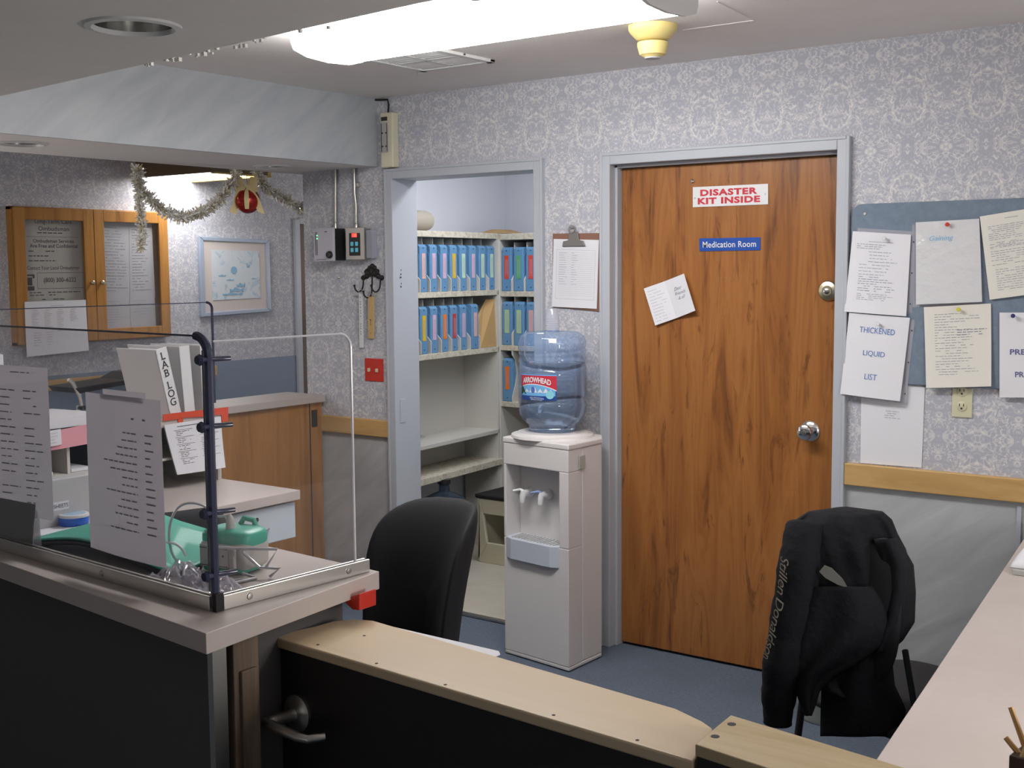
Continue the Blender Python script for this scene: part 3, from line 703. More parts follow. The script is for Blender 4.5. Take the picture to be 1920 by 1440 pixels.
# coat hook rack
hc = P((699, 513), D); 
t = thing('hook_rack', 'ornate black cast iron rack with three hooks on the wallpaper', 'hook rack', hc)
mb = MB()
for dx, dz, r in ((0, .012, .026), (-.020, .004, .020), (.020, .004, .020), (-.038, -.012, .014), (.038, -.012, .014), (0, .036, .013), (-.016, .028, .012), (.016, .028, .012), (-.033, .012, .011), (.033, .012, .011), (-.060, -.020, .013), (.060, -.020, .013), (-.049, -.017, .009), (.049, -.017, .009)):
    mb.lathe([(r, 0), (r * .95, .006), (r * .55, .013), (r * .15, .016)], hc + V((dx, 0, dz)), 14, (0, -1, 0))
mb.build('backplate', 'iron', t, smooth=True)
mb = MB()
for dx, dz, r in ((0, .012, .03), (-.022, .008, .02), (.022, .008, .02)): mb.tube([hc + V((dx + r * math.cos(a_ / 12 * 6.283), -.012, dz + r * .7 * math.sin(a_ / 12 * 6.283))) for a_ in range(12)], .0035, 6, closed=True)
mb.build('scrollwork', 'iron', t, smooth=True)
def hook(x, z0, z1):
    pts = [hc + V((x, -.010, z0)), hc + V((x, -.016, z1 + .02)), hc + V((x - .004, -.026, z1)), hc + V((x - .014, -.036, z1 - .006)), hc + V((x - .024, -.044, z1 + .006)), hc + V((x - .027, -.047, z1 + .024))]
    MB().tube(smooth_path(pts, 4), .0038, 8).lathe([(.002, -.006), (.006, -.003), (.006, .003), (.002, .006)], pts[-1], 10).build('hook', 'iron', t, smooth=True)
hook(-.052, -.02, -.082); hook(.006, 0, -.110); hook(.060, -.02, -.082)
# tags hanging from the hooks
def strip_tag(px_t, px_b, wd, m, label, name, marks):
    a, b = P(px_t, D - .034), P(px_b, D - .012)
    t = thing(name, label, 'key tag', a, 'tags hanging on the iron hooks')
    MB().slab(a + V((-wd, 0, 0)), a + V((wd, 0, 0)), b + V((wd, 0, 0)), b + V((-wd, 0, 0)), .006).build('tag_strip', m, t, bevel=.001)
    mb = MB(); mb.tube([a + V((0, -.002, .008)) + V((.010 * math.cos(k_ / 12 * 6.283), 0, .012 * math.sin(k_ / 12 * 6.283))) for k_ in range(12)], .0012, 6, closed=True); mb.build('ring', 'chrome', t)
    S = Sheet(a + V((-wd, 0, 0)), a + V((wd, 0, 0)), b + V((wd, 0, 0)), b + V((-wd, 0, 0))); mb = MB(); marks(S, mb); mb.build('marking', 'ink_dark', t)
strip_tag((676, 548), (677, 652), .0125, 'white_plastic', 'long narrow white strip tag with vertical writing hanging from left hook', 'key_tag', lambda S, mb: [S.rect(mb, .45, .6, v, v + .02) for v in (.08, .16, .20, .26, .32, .36, .42, .56, .60, .64, .70, .74)])
strip_tag((695, 556), (695, 635), .019, 'pine_tag', 'wooden paddle tag hanging from the middle hook', 'key_tag', lambda S, mb: (S.rect(mb, .48, .55, .55, .68), S.rect(mb, .35, .6, .54, .56), S.rect(mb, .5, .6, .86, .88)))
a, b = P((685, 671)), P((720, 716))
t = thing('switch_plate', 'red double light switch plate left of the closet opening', 'switch', (a.x, D, b.z))
MB().box(a.x, b.x, D - .006, D, b.z, a.z).build('plate', 'red', t, bevel=.003)
for u in (.27, .70): MB().box(a.x + (b.x - a.x) * u - .005, a.x + (b.x - a.x) * u + .005, D - .018, D - .005, (a.z + b.z) / 2 - .010, (a.z + b.z) / 2 + .008).build('toggle', 'ivory', t, bevel=.002)
q = P((636, 520)); tag(MB().lathe([(.004, 0), (.006, .004), (.003, .008)], q, 10, (0, -1, 0)).build('wall_screw', 'brass', smooth=True), 'single screw left in the wallpaper below the wall box', 'screw')

# ------------------------------------------------------------------ clipboard
yb = D - .006
c = [P(p, yb) for p in ((1036, 438), (1125, 437), (1125, 584), (1036, 576))]
t = thing('clipboard', 'brown clipboard with white form hung between closet and wooden door', 'clipboard', c[0].lerp(c[2], .5))
MB().slab(c[0], c[1], c[2], c[3], .004).build('board', 'brown_board', t, bevel=.003)
cc = P((1075, 452), yb - .012)
mb = MB(); wv = .058
mb.extr([cc + V((x, 0, z)) for x, z in ((-wv, -.022), (wv, -.022), (wv - .008, .0), (.028, .004), (.022, .040), (-.022, .040), (-.028, .004), (-wv + .004, 0))], (0, .007, 0)); mb.build('clip', mat('dull_clip_metal', (.25, .24, .23), .4, .6), t, bevel=.002)
mb = MB(); mb.tube([cc + V((-.008 + .016 * math.cos(k_ / 14 * 6.283), 0, .050 + .014 * math.sin(k_ / 14 * 6.283))) for k_ in range(14)], .004, 6, closed=True); mb.build('hanging_loop', 'steel', t, smooth=True)
def form(S, mb):
    S.line(mb, .30, .74, .10, .006)
    for v in (.155, .875): S.line(mb, .08, .93, v, .003)
    for u in (.08, .93): S.rect(mb, u, u + .004, .155, .875)
    for i in range(22): S.line(mb, .12, .90, .19 + i * .03, .0018); 
    for i in range(14):
        S.line(mb, .14, .14 + random.uniform(.1, .2), .20 + i * .035, .005); S.line(mb, .42, .42 + random.uniform(.05, .15), .20 + i * .035, .005)
page('form_sheet', 'white printed form held by the brown clipboard', 'paper', [P(p, yb - .003) for p in ((1038, 448), (1123, 450), (1119, 579), (1035, 575))], bow=.003, draw=form)

# ------------------------------------------------------------------ notice board and papers
zb0, zb1 = 1.20, P((1640, 382)).z
bx0 = -1.682
mb = MB(); poly = []
R0 = .04
for cx_, cz_, a0 in ((bx0 + R0, zb0 + R0, 180), (-.45 - R0, zb0 + R0, 270), (-.45 - R0, zb1 - R0, 0), (bx0 + R0, zb1 - R0, 90)):
    for k_ in range(7): th = math.radians(a0 + k_ * 15); poly.append((cx_ + R0 * math.cos(th), D - .014, cz_ + R0 * math.sin(th)))
mb.extr(poly, (0, .0138, 0)); o = tag(mb.build('notice_board', 'felt', bevel=.003), 'blue-grey felt notice board with rounded corners right of the wooden door', 'notice board')
q = P((1622, 401), D - .014); MB().lathe([(.006, 0), (.005, .003)], q, 12, (0, -1, 0)).build('screw', 'steel', o)
yp = D - .017
def pin(px, m, label, y=None):
    q = P(px, (y or yp) - .006)
    t = tag(MB().lathe([(.001, -.006), (.0035, .0), (.006, .004), (.0055, .010), (.0075, .012), (.006, .014)], q, 14, (0, -1, 0)).build('push_pin', m, smooth=True), label, 'push pin', 'push pins on the notice board')
def backing(corners, dx, dy, label):
    """clear punched sleeve edge behind a page"""
    c = [P((x + dx, y + dy), yp + .002) for x, y in corners]
    o, S = page('sheet_sleeve', label, 'sheet sleeve', c, 'clearsleeve', bow=.001, group='clear sleeves behind the pinned pages')
    mb = MB()
    for v in (.12, .5, .88): S.rect(mb, .965, .985, v, v + .018, .0013)
    mb.build('punch_hole', 'ink_dark', o)
pg = [((1599, 433.5), (1708, 440), (1700, 593), (1584, 584)), ((1592, 586), (1706, 596), (1689, 752), (1577, 738)), ((1717, 417), (1836, 410), (1842, 566), (1718, 571)),
      ((1837, 406), (1965, 385), (1985, 545), (1856, 562)), ((1732, 576), (1858, 569), (1860, 724), (1738, 727)), ((1874, 586), (1990, 586), (1990, 746), (1874, 745)), ((1615, 712), (1734, 726), (1728, 877), (1613, 868))]
backing(pg[0], 9, -6, 'clear punched sleeve edge behind the typed page nearest the door')
backing(pg[1], 9, 4, 'clear punched sleeve edge behind the thickened liquid list')
backing(pg[2], -7, 5, 'clear sleeve edge behind the glossy red-pinned sheet')
c = lambda i, y=yp: [P(p, y) for p in pg[i]]
page('notice_page', 'densely typed white page at the board top left beside the door frame', 'paper', c(0, yp - .004), 'paper', .004, .006, draw=lambda S, mb: (S.line(mb, .3, .72, .115, .006), S.greek(mb, 3, .15, .20, .1, .92, .008), S.greek(mb, 4, .24, .36, .2, .85, .007, center=True), S.greek(mb, 4, .40, .52, .17, .85, .006), S.greek(mb, 7, .55, .72, .18, .86, .008), S.greek(mb, 4, .76, .83, .18, .8, .006)))
page('notice_page', 'white page reading thickened liquid list in blue capitals', 'paper', c(1, yp - .005), 'paper', .004, .010, ink='ink_blue',
     draw=lambda S, mb: (S.fit(mb, 'THICKENED', .21, .79, .155, .225), S.fit(mb, 'LIQUID', .31, .67, .435, .510), S.fit(mb, 'LIST', .38, .585, .715, .785)))
page('notice_page', 'glossy plastic-covered sheet with faint cyan handwriting, pinned in red', 'paper', c(2, yp - .006), 'sleeve', .006, .004, ink='ink_cyan', draw=lambda S, mb: S.fit(mb, 'Gaining', .22, .60, .175, .255, shear=.3))
page('notice_page', 'tilted typed page cut by the right edge of the photo, board top', 'paper', c(3, yp - .004), 'paper_warm', .003, .002, draw=lambda S, mb: (S.line(mb, .36, .56, .065, .006), S.greek(mb, 8, .14, .30, .10, .9, .006), S.greek(mb, 5, .34, .40, .1, .9, .006), S.greek(mb, 7, .44, .60, .1, .9, .006), S.greek(mb, 10, .66, .90, .14, .9, .006)))
page('notice_page', 'dog-eared typed page with handwritten notes above the wall outlet', 'paper', c(4, yp - .003), 'paper_warm', .004, .010, draw=lambda S, mb: (S.greek(mb, 24, .10, .84, .16, .86, .006), S.greek(mb, 3, .30, .36, .5, .95, .012)))
page('notice_page', 'mostly blank page with large PRE and PR lettering at right edge', 'paper', c(5, yp - .003), 'paper', .002, ink=mat('dark_blue_grey_ink', (.12, .13, .28), .8), draw=lambda S, mb: (S.fit(mb, 'PRE', .175, .43, .43, .495, bold=.002), S.fit(mb, 'PR', .26, .41, .695, .76, bold=.002)))
yl = D - .003
S_ = [onY(p, yl) for p in pg[6]]
page('notice_page', 'nearly blank sheet in plastic taped on the wallpaper below the board', 'paper', S_, 'paper', .001, ink='ink', draw=lambda S, mb: (S.greek(mb, 3, .16, .22, .32, .72, .006, center=True), S.greek(mb, 4, .34, .42, .36, .66, .006, center=True)))
for px, m_, lb in (((1778, 421), 'red', 'red push pin holding the glossy sheet'), ((1799, 580), mat('yellow_pin', (.65, .60, .08), .3), 'yellow push pin holding the dog-eared page'), ((1901, 592), mat('navy_pin', (.05, .05, .18), .3), 'dark push pin on the PRE page at right'), ((1648, 607), 'white_plastic', 'clear push pin above the blue list lettering'), ((1660, 447), 'white_plastic', 'white push pin on the typed page nearest the door')):
    pin(px, m_, lb, yp - .006)
# outlet
a, b = P((1786, 732)), P((1823, 784))
t = thing('wall_outlet', 'ivory double wall outlet under the notice board', 'outlet', (a.x, D, b.z))
MB().box(a.x, b.x, D - .006, D, b.z, a.z + .01).build('cover_plate', 'ivory', t, bevel=.003)
for zc in (b.z + .04, b.z + .092):
    xc = (a.x + b.x) / 2
    r_ = MB().lathe([(.0175, 0), (.0175, .003), (.016, .004)], (xc, D - .005, zc), 24, (0, -1, 0)).build('receptacle', 'ivory', t, smooth=True)
    mb = MB(); mb.box(xc - .008, xc - .006, D - .0105, D - .009, zc, zc + .010); mb.box(xc + .006, xc + .008, D - .0105, D - .009, zc, zc + .010); mb.box(xc - .003, xc + .003, D - .0105, D - .009, zc - .010, zc - .004); mb.build('slots', 'ink_dark', r_)

# ------------------------------------------------------------------ closet: binder shelving
ZT, ZS2, ZS3, ZS4, ZS5 = 1.826, 1.505, 1.180, .700, .530
A0, A1 = V((-4.141, 4.60, 0)), V((-4.236, 5.6, 0))
dv = (A1 - A0).normalized(); nv = V((dv.y, -dv.x, 0))       # nv faces into the closet aisle
LU = (A1 - A0).length; DEP = .235
def LP(s_, d_, z): return A0 + dv * s_ - nv * d_ + V((0, 0, z))
def s_at(px, py): q = onP((px, py), A0, nv); return (q - A0).dot(dv)
def lbox(mb, s0, s1, d0, d1, z0, z1):
    return mb.prism([tuple(LP(s0, d0, 0).xy), tuple(LP(s1, d0, 0).xy), tuple(LP(s1, d1, 0).xy), tuple(LP(s0, d1, 0).xy)], z0, z1)
t = thing('binder_rack', 'cream pigeonhole rack along the closet left side holding blue binders', 'shelving', LP(LU / 2, 0, 0))
mb = MB(); lbox(mb, 0, LU + .02, 0, DEP, ZT - .032, ZT); mb.build('top_panel', 'shelf_edge', t, bevel=.002)
for z in (ZS2, ZS3): lbox(MB(), 0, LU, .0, DEP, z - .03, z).build('shelf', 'shelf_edge', t, bevel=.002)
lbox(MB(), 0, LU, .0, DEP, ZS4 - .022, ZS4).build('shelf', 'shelf', t, bevel=.002)
lbox(MB(), 0, LU, -.02, DEP, ZS5 - .035, ZS5).build('shelf', 'shelf_edge', t, bevel=.002)
lbox(MB(), 0, LU, DEP, DEP + .01, ZS5, ZT - .032).build('back_panel', 'shelf', t)
lbox(MB(), 0, .02, 0, DEP, 0, ZT - .032).build('side_panel', 'shelf', t); lbox(MB(), LU - .02, LU + .01, 0, DEP, 0, ZT - .032).build('side_panel', 'shelf', t)
divs = [s_at(px, 445) for px in (786, 805, 825, 844.5, 861, 880, 898, 915.5)]
for top, zs in ((True, ZS2), (False, ZS3)):
    for i, s_ in enumerate(divs):
        if not top and i == 7: continue
        H = .285
        prof = [(.0, 0), (.0, .065), (.035, .105), (.05, .27), (.05, H), (DEP, H), (DEP, 0)]
        MB().extr([LP(s_, d_, zs + z) for d_, z in prof], dv * .006).build('divider', 'shelf', t)
# a binder prototype: spine faces -y, width along x
def make_binder(label, grp, col, loc, rz):
    t = thing('chart_binder', label, 'binder', loc, grp, rz)
    wd, h, dp = .066, .250, .20
    mb = MB(); mb.extr([(-wd / 2, y, z) for y, z in ((0, 0), (0, h - .012), (.012, h), (dp, h), (dp, 0))], (wd, 0, 0)); mb.build('body', 'binder', t, local=True, bevel=.004)
    mb = MB()
    for x in (-wd / 2 - .003, wd / 2): mb.extr([(x, y, z) for y, z in ((.004, .0), (.004, h - .055), (.035, h - .012), (dp + .012, h - .008), (dp + .012, 0))], (.003, 0, 0))
    mb.build('cover', 'binder', t, local=True)
    l_ = MB().box(-.0155, .0155, -.0018, .0005, .070, .203).build('spine_label', col, t, local=True)
    mb = MB(); [mb.box(x, x + .0016, -.0024, -.0015, z0, .18) for x, z0 in ((-.006, .085), (.002, .10), (.009, .083))]; mb.build('writing', 'ink', l_, local=True)
    mb = MB(); mb.lathe([(.0035, 0), (.003, .0015)], (0, 0, .230), 10, (0, -1, 0)); mb.lathe([(.0035, 0), (.003, .0015)], (0, 0, .022), 10, (0, -1, 0)); mb.build('rivet', 'ink_dark', t, local=True)
    for ch in t.children:
        if ch.name.startswith('spine_label'): ch.material_slots[0].link = 'OBJECT'; ch.material_slots[0].material = MT_COL[col] if isinstance(col, str) and col in MT_COL else (MT[col] if isinstance(col, str) else col)
    return t
LC = {'salmon': (.70, .42, .40), 'pink': (.62, .42, .55), 'yellow': (.70, .46, .02), 'pale green': (.50, .68, .50), 'red': (.62, .07, .05), 'green': (.10, .38, .16), 'orange': (.78, .20, .03), 'dark red': (.50, .05, .05), 'light green': (.42, .60, .34), 'lilac': (.52, .40, .56)}
MT_COL = {k_: mat('label_' + k_.replace(' ', '_'), v_, .6) for k_, v_ in LC.items()}
for k_, v_ in MT_COL.items(): MT['L' + k_] = v_
ORD = ['nearest the opening', 'second', 'third', 'fourth', 'fifth', 'sixth', 'seventh', 'last']
rzl = math.atan2(dv.y, dv.x)
proto = None
def put_binder(loc, rz, colname, label, grp):
    global proto
    if proto is None:
        proto = make_binder(label, grp, 'L' + colname, loc, rz); r = proto
    else:
        r = dup(proto, loc, rz, label); r['group'] = grp
    for ch in r.children:
        if ch.name.startswith('spine_label'):
            ch.material_slots[0].link = 'OBJECT'; ch.material_slots[0].material = MT_COL[colname]
    return r
G1, G2, G3 = 'blue binders in the upper left rack row', 'blue binders in the lower left rack row', 'blue binders on the closet back shelves'
tops = ['salmon', 'pink', 'pink', 'yellow', 'pale green', 'pink', 'pale green', 'pale green']
ends = divs + [LU - .02]
for i, cn in enumerate(tops):
    s_ = (ends[i] + ends[i + 1]) / 2 + .003
    pos_ = 'leftmost' if i == 0 else 'next to the corner' if i == 7 else ORD[i] + ' from left'
    put_binder(LP(s_, .010, ZS2 + .0005), rzl, cn, 'blue binder with %s spine label, upper left row, %s' % (cn, pos_), G1)
for i, cn in enumerate(['yellow', 'pink', 'orange', 'dark red', 'lilac', 'salmon']):
    s_ = (ends[i] + ends[i + 1]) / 2 + .003
    pos_ = 'leftmost' if i == 0 else 'beside the brown envelope' if i == 5 else ORD[i] + ' from left'
    b_ = put_binder(LP(s_, .012 - .012 * (i == 5), ZS3 + .0005), rzl, cn, 'blue binder with %s spine label, second row, %s' % (cn, pos_), G2)
q = LP((ends[2] + ends[3]) / 2 - .006, 0, ZS3 + .10)
# brown envelope in the last slots
s0, s1 = ends[6] + .012, LU - .035
c = [LP(s0 - .004, .03, ZS3 + .12), LP(s0 + .05, .05, ZS3 + .19), LP(s1 - .03, .05, ZS3 + .272), LP(s1 + .01, .02, ZS3 + .272), LP(s1 + .012, .01, ZS3 + .002), LP(s0, .01, ZS3 + .002)]
tag(MB().extr(c, dv * .010).build('envelope', 'kraft', bevel=.002), 'brown kraft envelope leaning in the last slot of the second row', 'envelope')
# back unit
YB_ = 5.6
t = thing('binder_rack', 'cream pigeonhole rack across the closet back wall beside the corner', 'shelving', (-3.7, YB_, 0))
xs = [onY((px, 450), YB_).x for px in (936, 958.5, 982, 1004.5)]
pit = xs[2] - xs[1]; xall = [xs[0] + .004, xs[1], xs[2], xs[3]] + [xs[3] + pit * k_ for k_ in range(1, 8) if xs[3] + pit * k_ < -3.0]
ZB = [1.820, 1.496, 1.187, .862]
MB().box(xs[0] - .03, -2.96, YB_, YB_ + .28, ZB[0] - .032, ZB[0] + .004).build('top_panel', 'shelf_edge', t, bevel=.002)
for z in ZB[1:]: MB().box(xs[0], -2.96, YB_, YB_ + .27, z - .03, z).build('shelf', 'shelf_edge', t, bevel=.002)
MB().box(xs[0] - .03, -2.96, YB_ + .28, YB_ + .29, 0, ZB[0]).build('back_panel', 'shelf', t)
MB().box(xs[0] - .026, xs[0] + .004, YB_ - .004, YB_ + .27, .0, ZB[0] - .03).build('side_panel', 'shelf', t, bevel=.002)
for r in range(3):
    for i, x in enumerate(xall[1:]):
        zz = ZB[r + 1]
        if r == 2: prof = [(.0, 0), (.0, .03), (.03, .10), (.045, .16), (.03, .24), (.0, .27), (.0, .294), (.25, .294), (.25, 0)]
        else: prof = [(.0, 0), (.0, .065), (.03, .10), (.03, .277), (.25, .277), (.25, 0)]
        MB().extr([(x - .003, YB_ + y, zz + z) for y, z in prof], (.006, 0, 0)).build('divider', 'shelf', t)
for r, row in enumerate((['red', 'green', 'red'], ['light green', 'light green', 'salmon'], ['orange'])):
    for i, cn in enumerate(row):
        x = (xall[i] + xall[i + 1]) / 2
        lab = {(0, 0): 'blue binder with red spine label at the corner, back shelf top row', (0, 1): 'blue binder with green spine label, back shelf top row', (0, 2): 'blue binder with red spine label beside the door frame, back shelf top row',
               (1, 0): 'blue binder with light green label at the corner, back shelf second row', (1, 1): 'blue binder with light green label behind the bottle neck, second row', (1, 2): 'blue binder with salmon label on the back shelf above the bottle', (2, 0): 'lone blue binder with orange label left of the water bottle'}[(r, i)]
        put_binder(V((x, YB_ + .008, ZB[r + 1] + .0005)), 0, cn, lab, G3)
# things on the racks
q = LP(s_at(797, 430), .16, ZT)
t = thing('vinyl_roll', 'beige bundled roll lying on top of the binder rack', 'roll', q)
qa, qb = LP(.02, .10, ZT + .056), LP(s_at(806, 430) + .13, .10, ZT + .056)
MB().tube([qa, qa.lerp(qb, .5), qa.lerp(qb, .9), qa.lerp(qb, .97), qb], [.054, .055, .054, .048, .03], 28).build('roll', 'tan', t, smooth=True)
MB().tube([qa.lerp(qb, .45), qa.lerp(qb, .48)], .0562, 28).build('strap', 'paper_dark', t, smooth=True)
c1 = [LP(s_at(px, 436), .1, ZT + .006) for px in (900, 955)]
mb = MB(); mb.extr([onY((900, 437), 5.66), onY((955, 437), 5.66), onY((930, 430), 5.72), onY((922, 430), 5.72)], (0, .15, 0)); tag(mb.build('cardboard_piece', 'kraft'), 'flat piece of brown cardboard on top of the corner shelving', 'cardboard')
mb = MB(); q = LP(s_at(842, 795) , .20, ZS4); mb.tube([q + V((-.03, 0, .006)), q + V((0, .01, .012)), q + V((.02, .03, .006))], .004, 6); mb.box(q.x - .01, q.x + .02, q.y, q.y + .015, ZS4 + .001, ZS4 + .014)
tag(mb.build('metal_clip', 'chrome', smooth=True), 'small shiny clip lying in the empty shelf compartment', 'clip')
# on the closet floor
def carboy(c, r, h, m, name_parent, water=None):
    prof = [(r * .80, 0), (r * .95, .012), (r, .04), (r, h * .16), (r * .965, h * .19), (r, h * .22), (r, h * .60), (r * .965, h * .63), (r, h * .66), (r * .98, h * .72), (r * .80, h * .80), (r * .45, h * .85), (r * .22, h * .875), (r * .20, h * .95), (r * .24, h * .955), (r * .24, h)]
    MB().lathe(prof, c, 40).build('bottle_body', m, name_parent, smooth=True)
    MB().lathe([(r * .245, h * .955), (r * .26, h * .96), (r * .26, h + .004), (.001, h + .006)], c, 24).build('cap', 'black_plastic', name_parent, smooth=True)
bc = V((-4.165, 5.0, .005))
t = thing('water_bottle', 'empty dark water bottle standing on the closet floor', 'water bottle', bc)
carboy(bc, .135, .49, 'dark_bottle', t)
sc0 = V((-4.16, 5.26, .004))
t = thing('step_stool', 'beige plastic step stool with dark opening on the closet floor', 'stool', sc0)
X0, X1, Y0, Y1, HH = -4.14, -3.70, 5.24, 5.55, .36
prf = [(X0 + .012, 0), (X1 - .012, 0), (X1 - .02, HH), (X0 + .02, HH)]
opn = [(X0 + .075, .115), (X1 - .075, .115), (X1 - .05, .275), (X0 + .05, .275)]
mb = MB()
for yy in (Y0, Y1 - .02):
    for i in range(4):
        j = (i + 1) % 4
        mb.extr([(prf[i][0], yy, .004 + prf[i][1]), (prf[j][0], yy, .004 + prf[j][1]), (opn[j][0], yy, .004 + opn[j][1]), (opn[i][0], yy, .004 + opn[i][1])], (0, .02, 0))
mb.box(X0 + .012, X0 + .03, Y0, Y1, .004, HH); mb.box(X1 - .03, X1 - .012, Y0, Y1, .004, HH)
mb.build('body', 'beige', t, bevel=.004)
MB().box(X0, X1, Y0 - .01, Y1 + .01, HH + .004, HH + .028).build('black_top', 'rubber', t, bevel=.008)
mb = MB(); q = V((-3.87, 5.4, HH + .035)); mb.tube([q + V((.05 * math.cos(k_ / 16 * 6.283), .02 * math.sin(k_ / 16 * 6.283), .055 + .05 * math.sin(k_ / 16 * 6.283))) for k_ in range(16)], .005, 6, closed=True)
tag(mb.build('cable_coil', 'wire', smooth=True), 'small coil of grey cable on the step stool', 'cable')

# ------------------------------------------------------------------ water cooler
F0, F1 = V((-3.038, 4.036, 0)), V((-2.678, 3.985, 0))
uu = (F1 - F0).normalized(); vv = V((0, 1, 0)); WC = (F1 - F0).length
def CP(u, v, z): return F0 + uu * u + vv * v + V((0, 0, z))
def cbox(mb, u0, u1, v0, v1, z0, z1): return mb.prism([tuple(CP(u0, v0, 0).xy), tuple(CP(u1, v0, 0).xy), tuple(CP(u1, v1, 0).xy), tuple(CP(u0, v1, 0).xy)], z0, z1)
t = thing('water_cooler', 'tall white floor-standing water cooler beside the wooden door', 'water cooler', F0)
ZC = .925
R0u, R1u, RZ0, RZ1 = .014, WC - .050, .505, .815
plan = [CP(0, 0, 0), CP(WC, 0, 0), CP(WC + .004, .24, 0), CP(WC - .05, .315, 0), CP(.05, .315, 0), CP(0, .24, 0)]
MB().prism([tuple(p.xy) for p in plan], .004, .02).build('base', 'cooler', t, bevel=.004)
mb = MB(); body = [CP(0, .10, 0), CP(WC, .10, 0)] + plan[2:]
mb.prism([tuple(p.xy) for p in body], .02, ZC - .02); mb.build('cabinet', 'cooler', t, bevel=.006)
mb = MB(); cbox(mb, 0, WC, 0, .10, .02, RZ0); cbox(mb, 0, WC, 0, .10, RZ1, ZC - .02); cbox(mb, 0, R0u, 0, .10, RZ0, RZ1); cbox(mb, R1u, WC, 0, .10, RZ0, RZ1)
mb.build('front_panel', 'cooler', t, bevel=.003)
mb = MB(); mb.prism([tuple((p + (p - CP(WC / 2, .15, 0)).normalized() * .004).xy) for p in plan], ZC - .02, ZC + .004); mb.build('top_cover', 'cooler', t, bevel=.006, seg=3)
tc = CP(WC / 2 - .022, .155, ZC + .004)
MB().lathe([(.175, 0), (.172, .010), (.150, .014), (.145, .020), (.10, .022)], tc, 48).build('bottle_collar', 'cooler', t, smooth=True)
tr = MB(); pts = [(R0u, -.002), (R0u + .04, -.02), (R1u - .04, -.02), (R1u, -.002), (R1u, .095), (R0u, .095)]
tr.prism([tuple(CP(u, v, 0).xy) for u, v in pts], RZ0 - .085, RZ0 + .004); tr.build('drip_tray', 'cooler_grey', t, bevel=.003)
mb = MB(); [cbox(mb, R0u + .03 + k_ * .018, R0u + .036 + k_ * .018, .0, .08, RZ0 + .004, RZ0 + .007) for k_ in range(14)]; mb.build('drip_grille', 'grey_plastic', t)
def tap(px, m, lb):
    d_ = CP(0, .098, 0); q = onP(px, d_, V((uu.y, -uu.x, 0)))
    n_ = V((uu.y, -uu.x, 0))
    g = MB().lathe([(.020, 0), (.020, .012), (.015, .02), (.014, .05)], q, 20, n_).build('tap', 'white_plastic', t, smooth=True)
    MB().tube([q + n_ * .045 + V((0, 0, .008)), q + n_ * .052 - uu * .0 + V((0, 0, -.012)), q + n_ * .055 + V((0, 0, -.038))], [.013, .013, .010], 16).build('spout', 'white_plastic', g, smooth=True)
    MB().tube([q + n_ * .048 + V((0, 0, .008)), q + n_ * .055 - uu * .012 + V((0, 0, .016)), q + n_ * .075 - uu * .035 + V((0, 0, .010))], [.008, .006, .0045], 10).build('lever', m, g, smooth=True)
tap((996, 922), 'white_plastic', ''); tap((1030, 926), mat('blue_tap_lever', (.22, .30, .55), .35), '')
mb = MB(); q = CP(WC + .0035, .07, .83); mb.box(q.x, q.x + .004, q.y, q.y + .045, .82, .875); mb.build('side_badge', 'grey_plastic', t, bevel=.002)
# bottle on the cooler
bc = tc + V((0, 0, .018)); R = .142; H = .42
prof = [(.085, 0), (.098, .006), (.100, .03), (.118, .045), (.135, .07), (.142, .10), (.142, .125), (.139, .135), (.142, .145), (.1415, .20), (.141, .27), (.138, .285), (.142, .30), (.138, .318), (.142, .335), (.142, .375), (.132, .40), (.11, .416), (.06, .42), (.03, .415), (.03, .425)]
t = thing('water_bottle', 'large blue-tinted water bottle standing on the white cooler', 'water bottle', bc)
def sw(r, z, th):       # swirling ribs moulded in the wall
    k1 = math.exp(-((z - (.305 - .035 * math.sin(th + 2.3))) / .009) ** 2) + math.exp(-((z - (.125 + .03 * math.sin(th + 2.0))) / .009) ** 2) + math.exp(-((z - (.345 + .01 * math.sin(th))) / .005) ** 2)
    return r - .007 * k1
zs = []
for (r0, z0), (r1, z1) in zip(prof, prof[1:]):
    n_ = max(1, int(abs(z1 - z0) / .005))
    zs += [(r0 + (r1 - r0) * k_ / n_, z0 + (z1 - z0) * k_ / n_) for k_ in range(n_)]
zs.append(prof[-1])
def bf(u, v):
    i = min(int(round(v * (len(zs) - 1))), len(zs) - 1); r, z = zs[i]; th = 2 * math.pi * u; rr = sw(r, z, th) if r > .12 else r
    return bc + V((rr * math.cos(th), rr * math.sin(th), z))
MB().grid(bf, 72, len(zs) - 1, wrap=True).build('bottle_body', 'bottle', t, smooth=True, angle=180)
wz = [(r - .005, z + .002) for r, z in prof if z < .285] + [(.137, .288)]
MB().lathe(wz, bc, 48).build('water', 'water', t, smooth=True)
# printed label, wrapped round the front
tocam = V((CAM.x - bc.x, CAM.y - bc.y, 0)).normalized(); a_c = math.atan2(tocam.y, tocam.x)
def lab_at(u, v, off=0.):       # u 0..1 left to right, v 0..1 top to bottom
    a_ = a_c + math.radians(-61 + 68 * u); r_ = .1437 + off; z_ = .250 - .105 * v
    return bc + V((r_ * math.cos(a_), r_ * math.sin(a_), z_))
LB = MB().grid(lambda u, v: lab_at(u, v), 24, 12).build('bottle_label', mat('label_blue', (.015, .06, .28), .4), t, smooth=True, angle=180)
def band(fn0, fn1, off, m, nm='label_print', u0=0., u1=1.):
    MB().grid(lambda u, v: lab_at(u0 + (u1 - u0) * u, fn0(u0 + (u1 - u0) * u) + (fn1(u0 + (u1 - u0) * u) - fn0(u0 + (u1 - u0) * u)) * v, off), 24, 3).build(nm, m, LB, smooth=True, angle=180)
top = lambda u: .035 + .05 * (u - .5) ** 2
arc = lambda u: .40 + .75 * (u - .42) ** 2 - .04
band(lambda u: .0, top, .0006, mat('label_sky', (.12, .42, .78), .4))
band(top, arc, .0007, mat('label_red', (.55, .03, .06), .4))
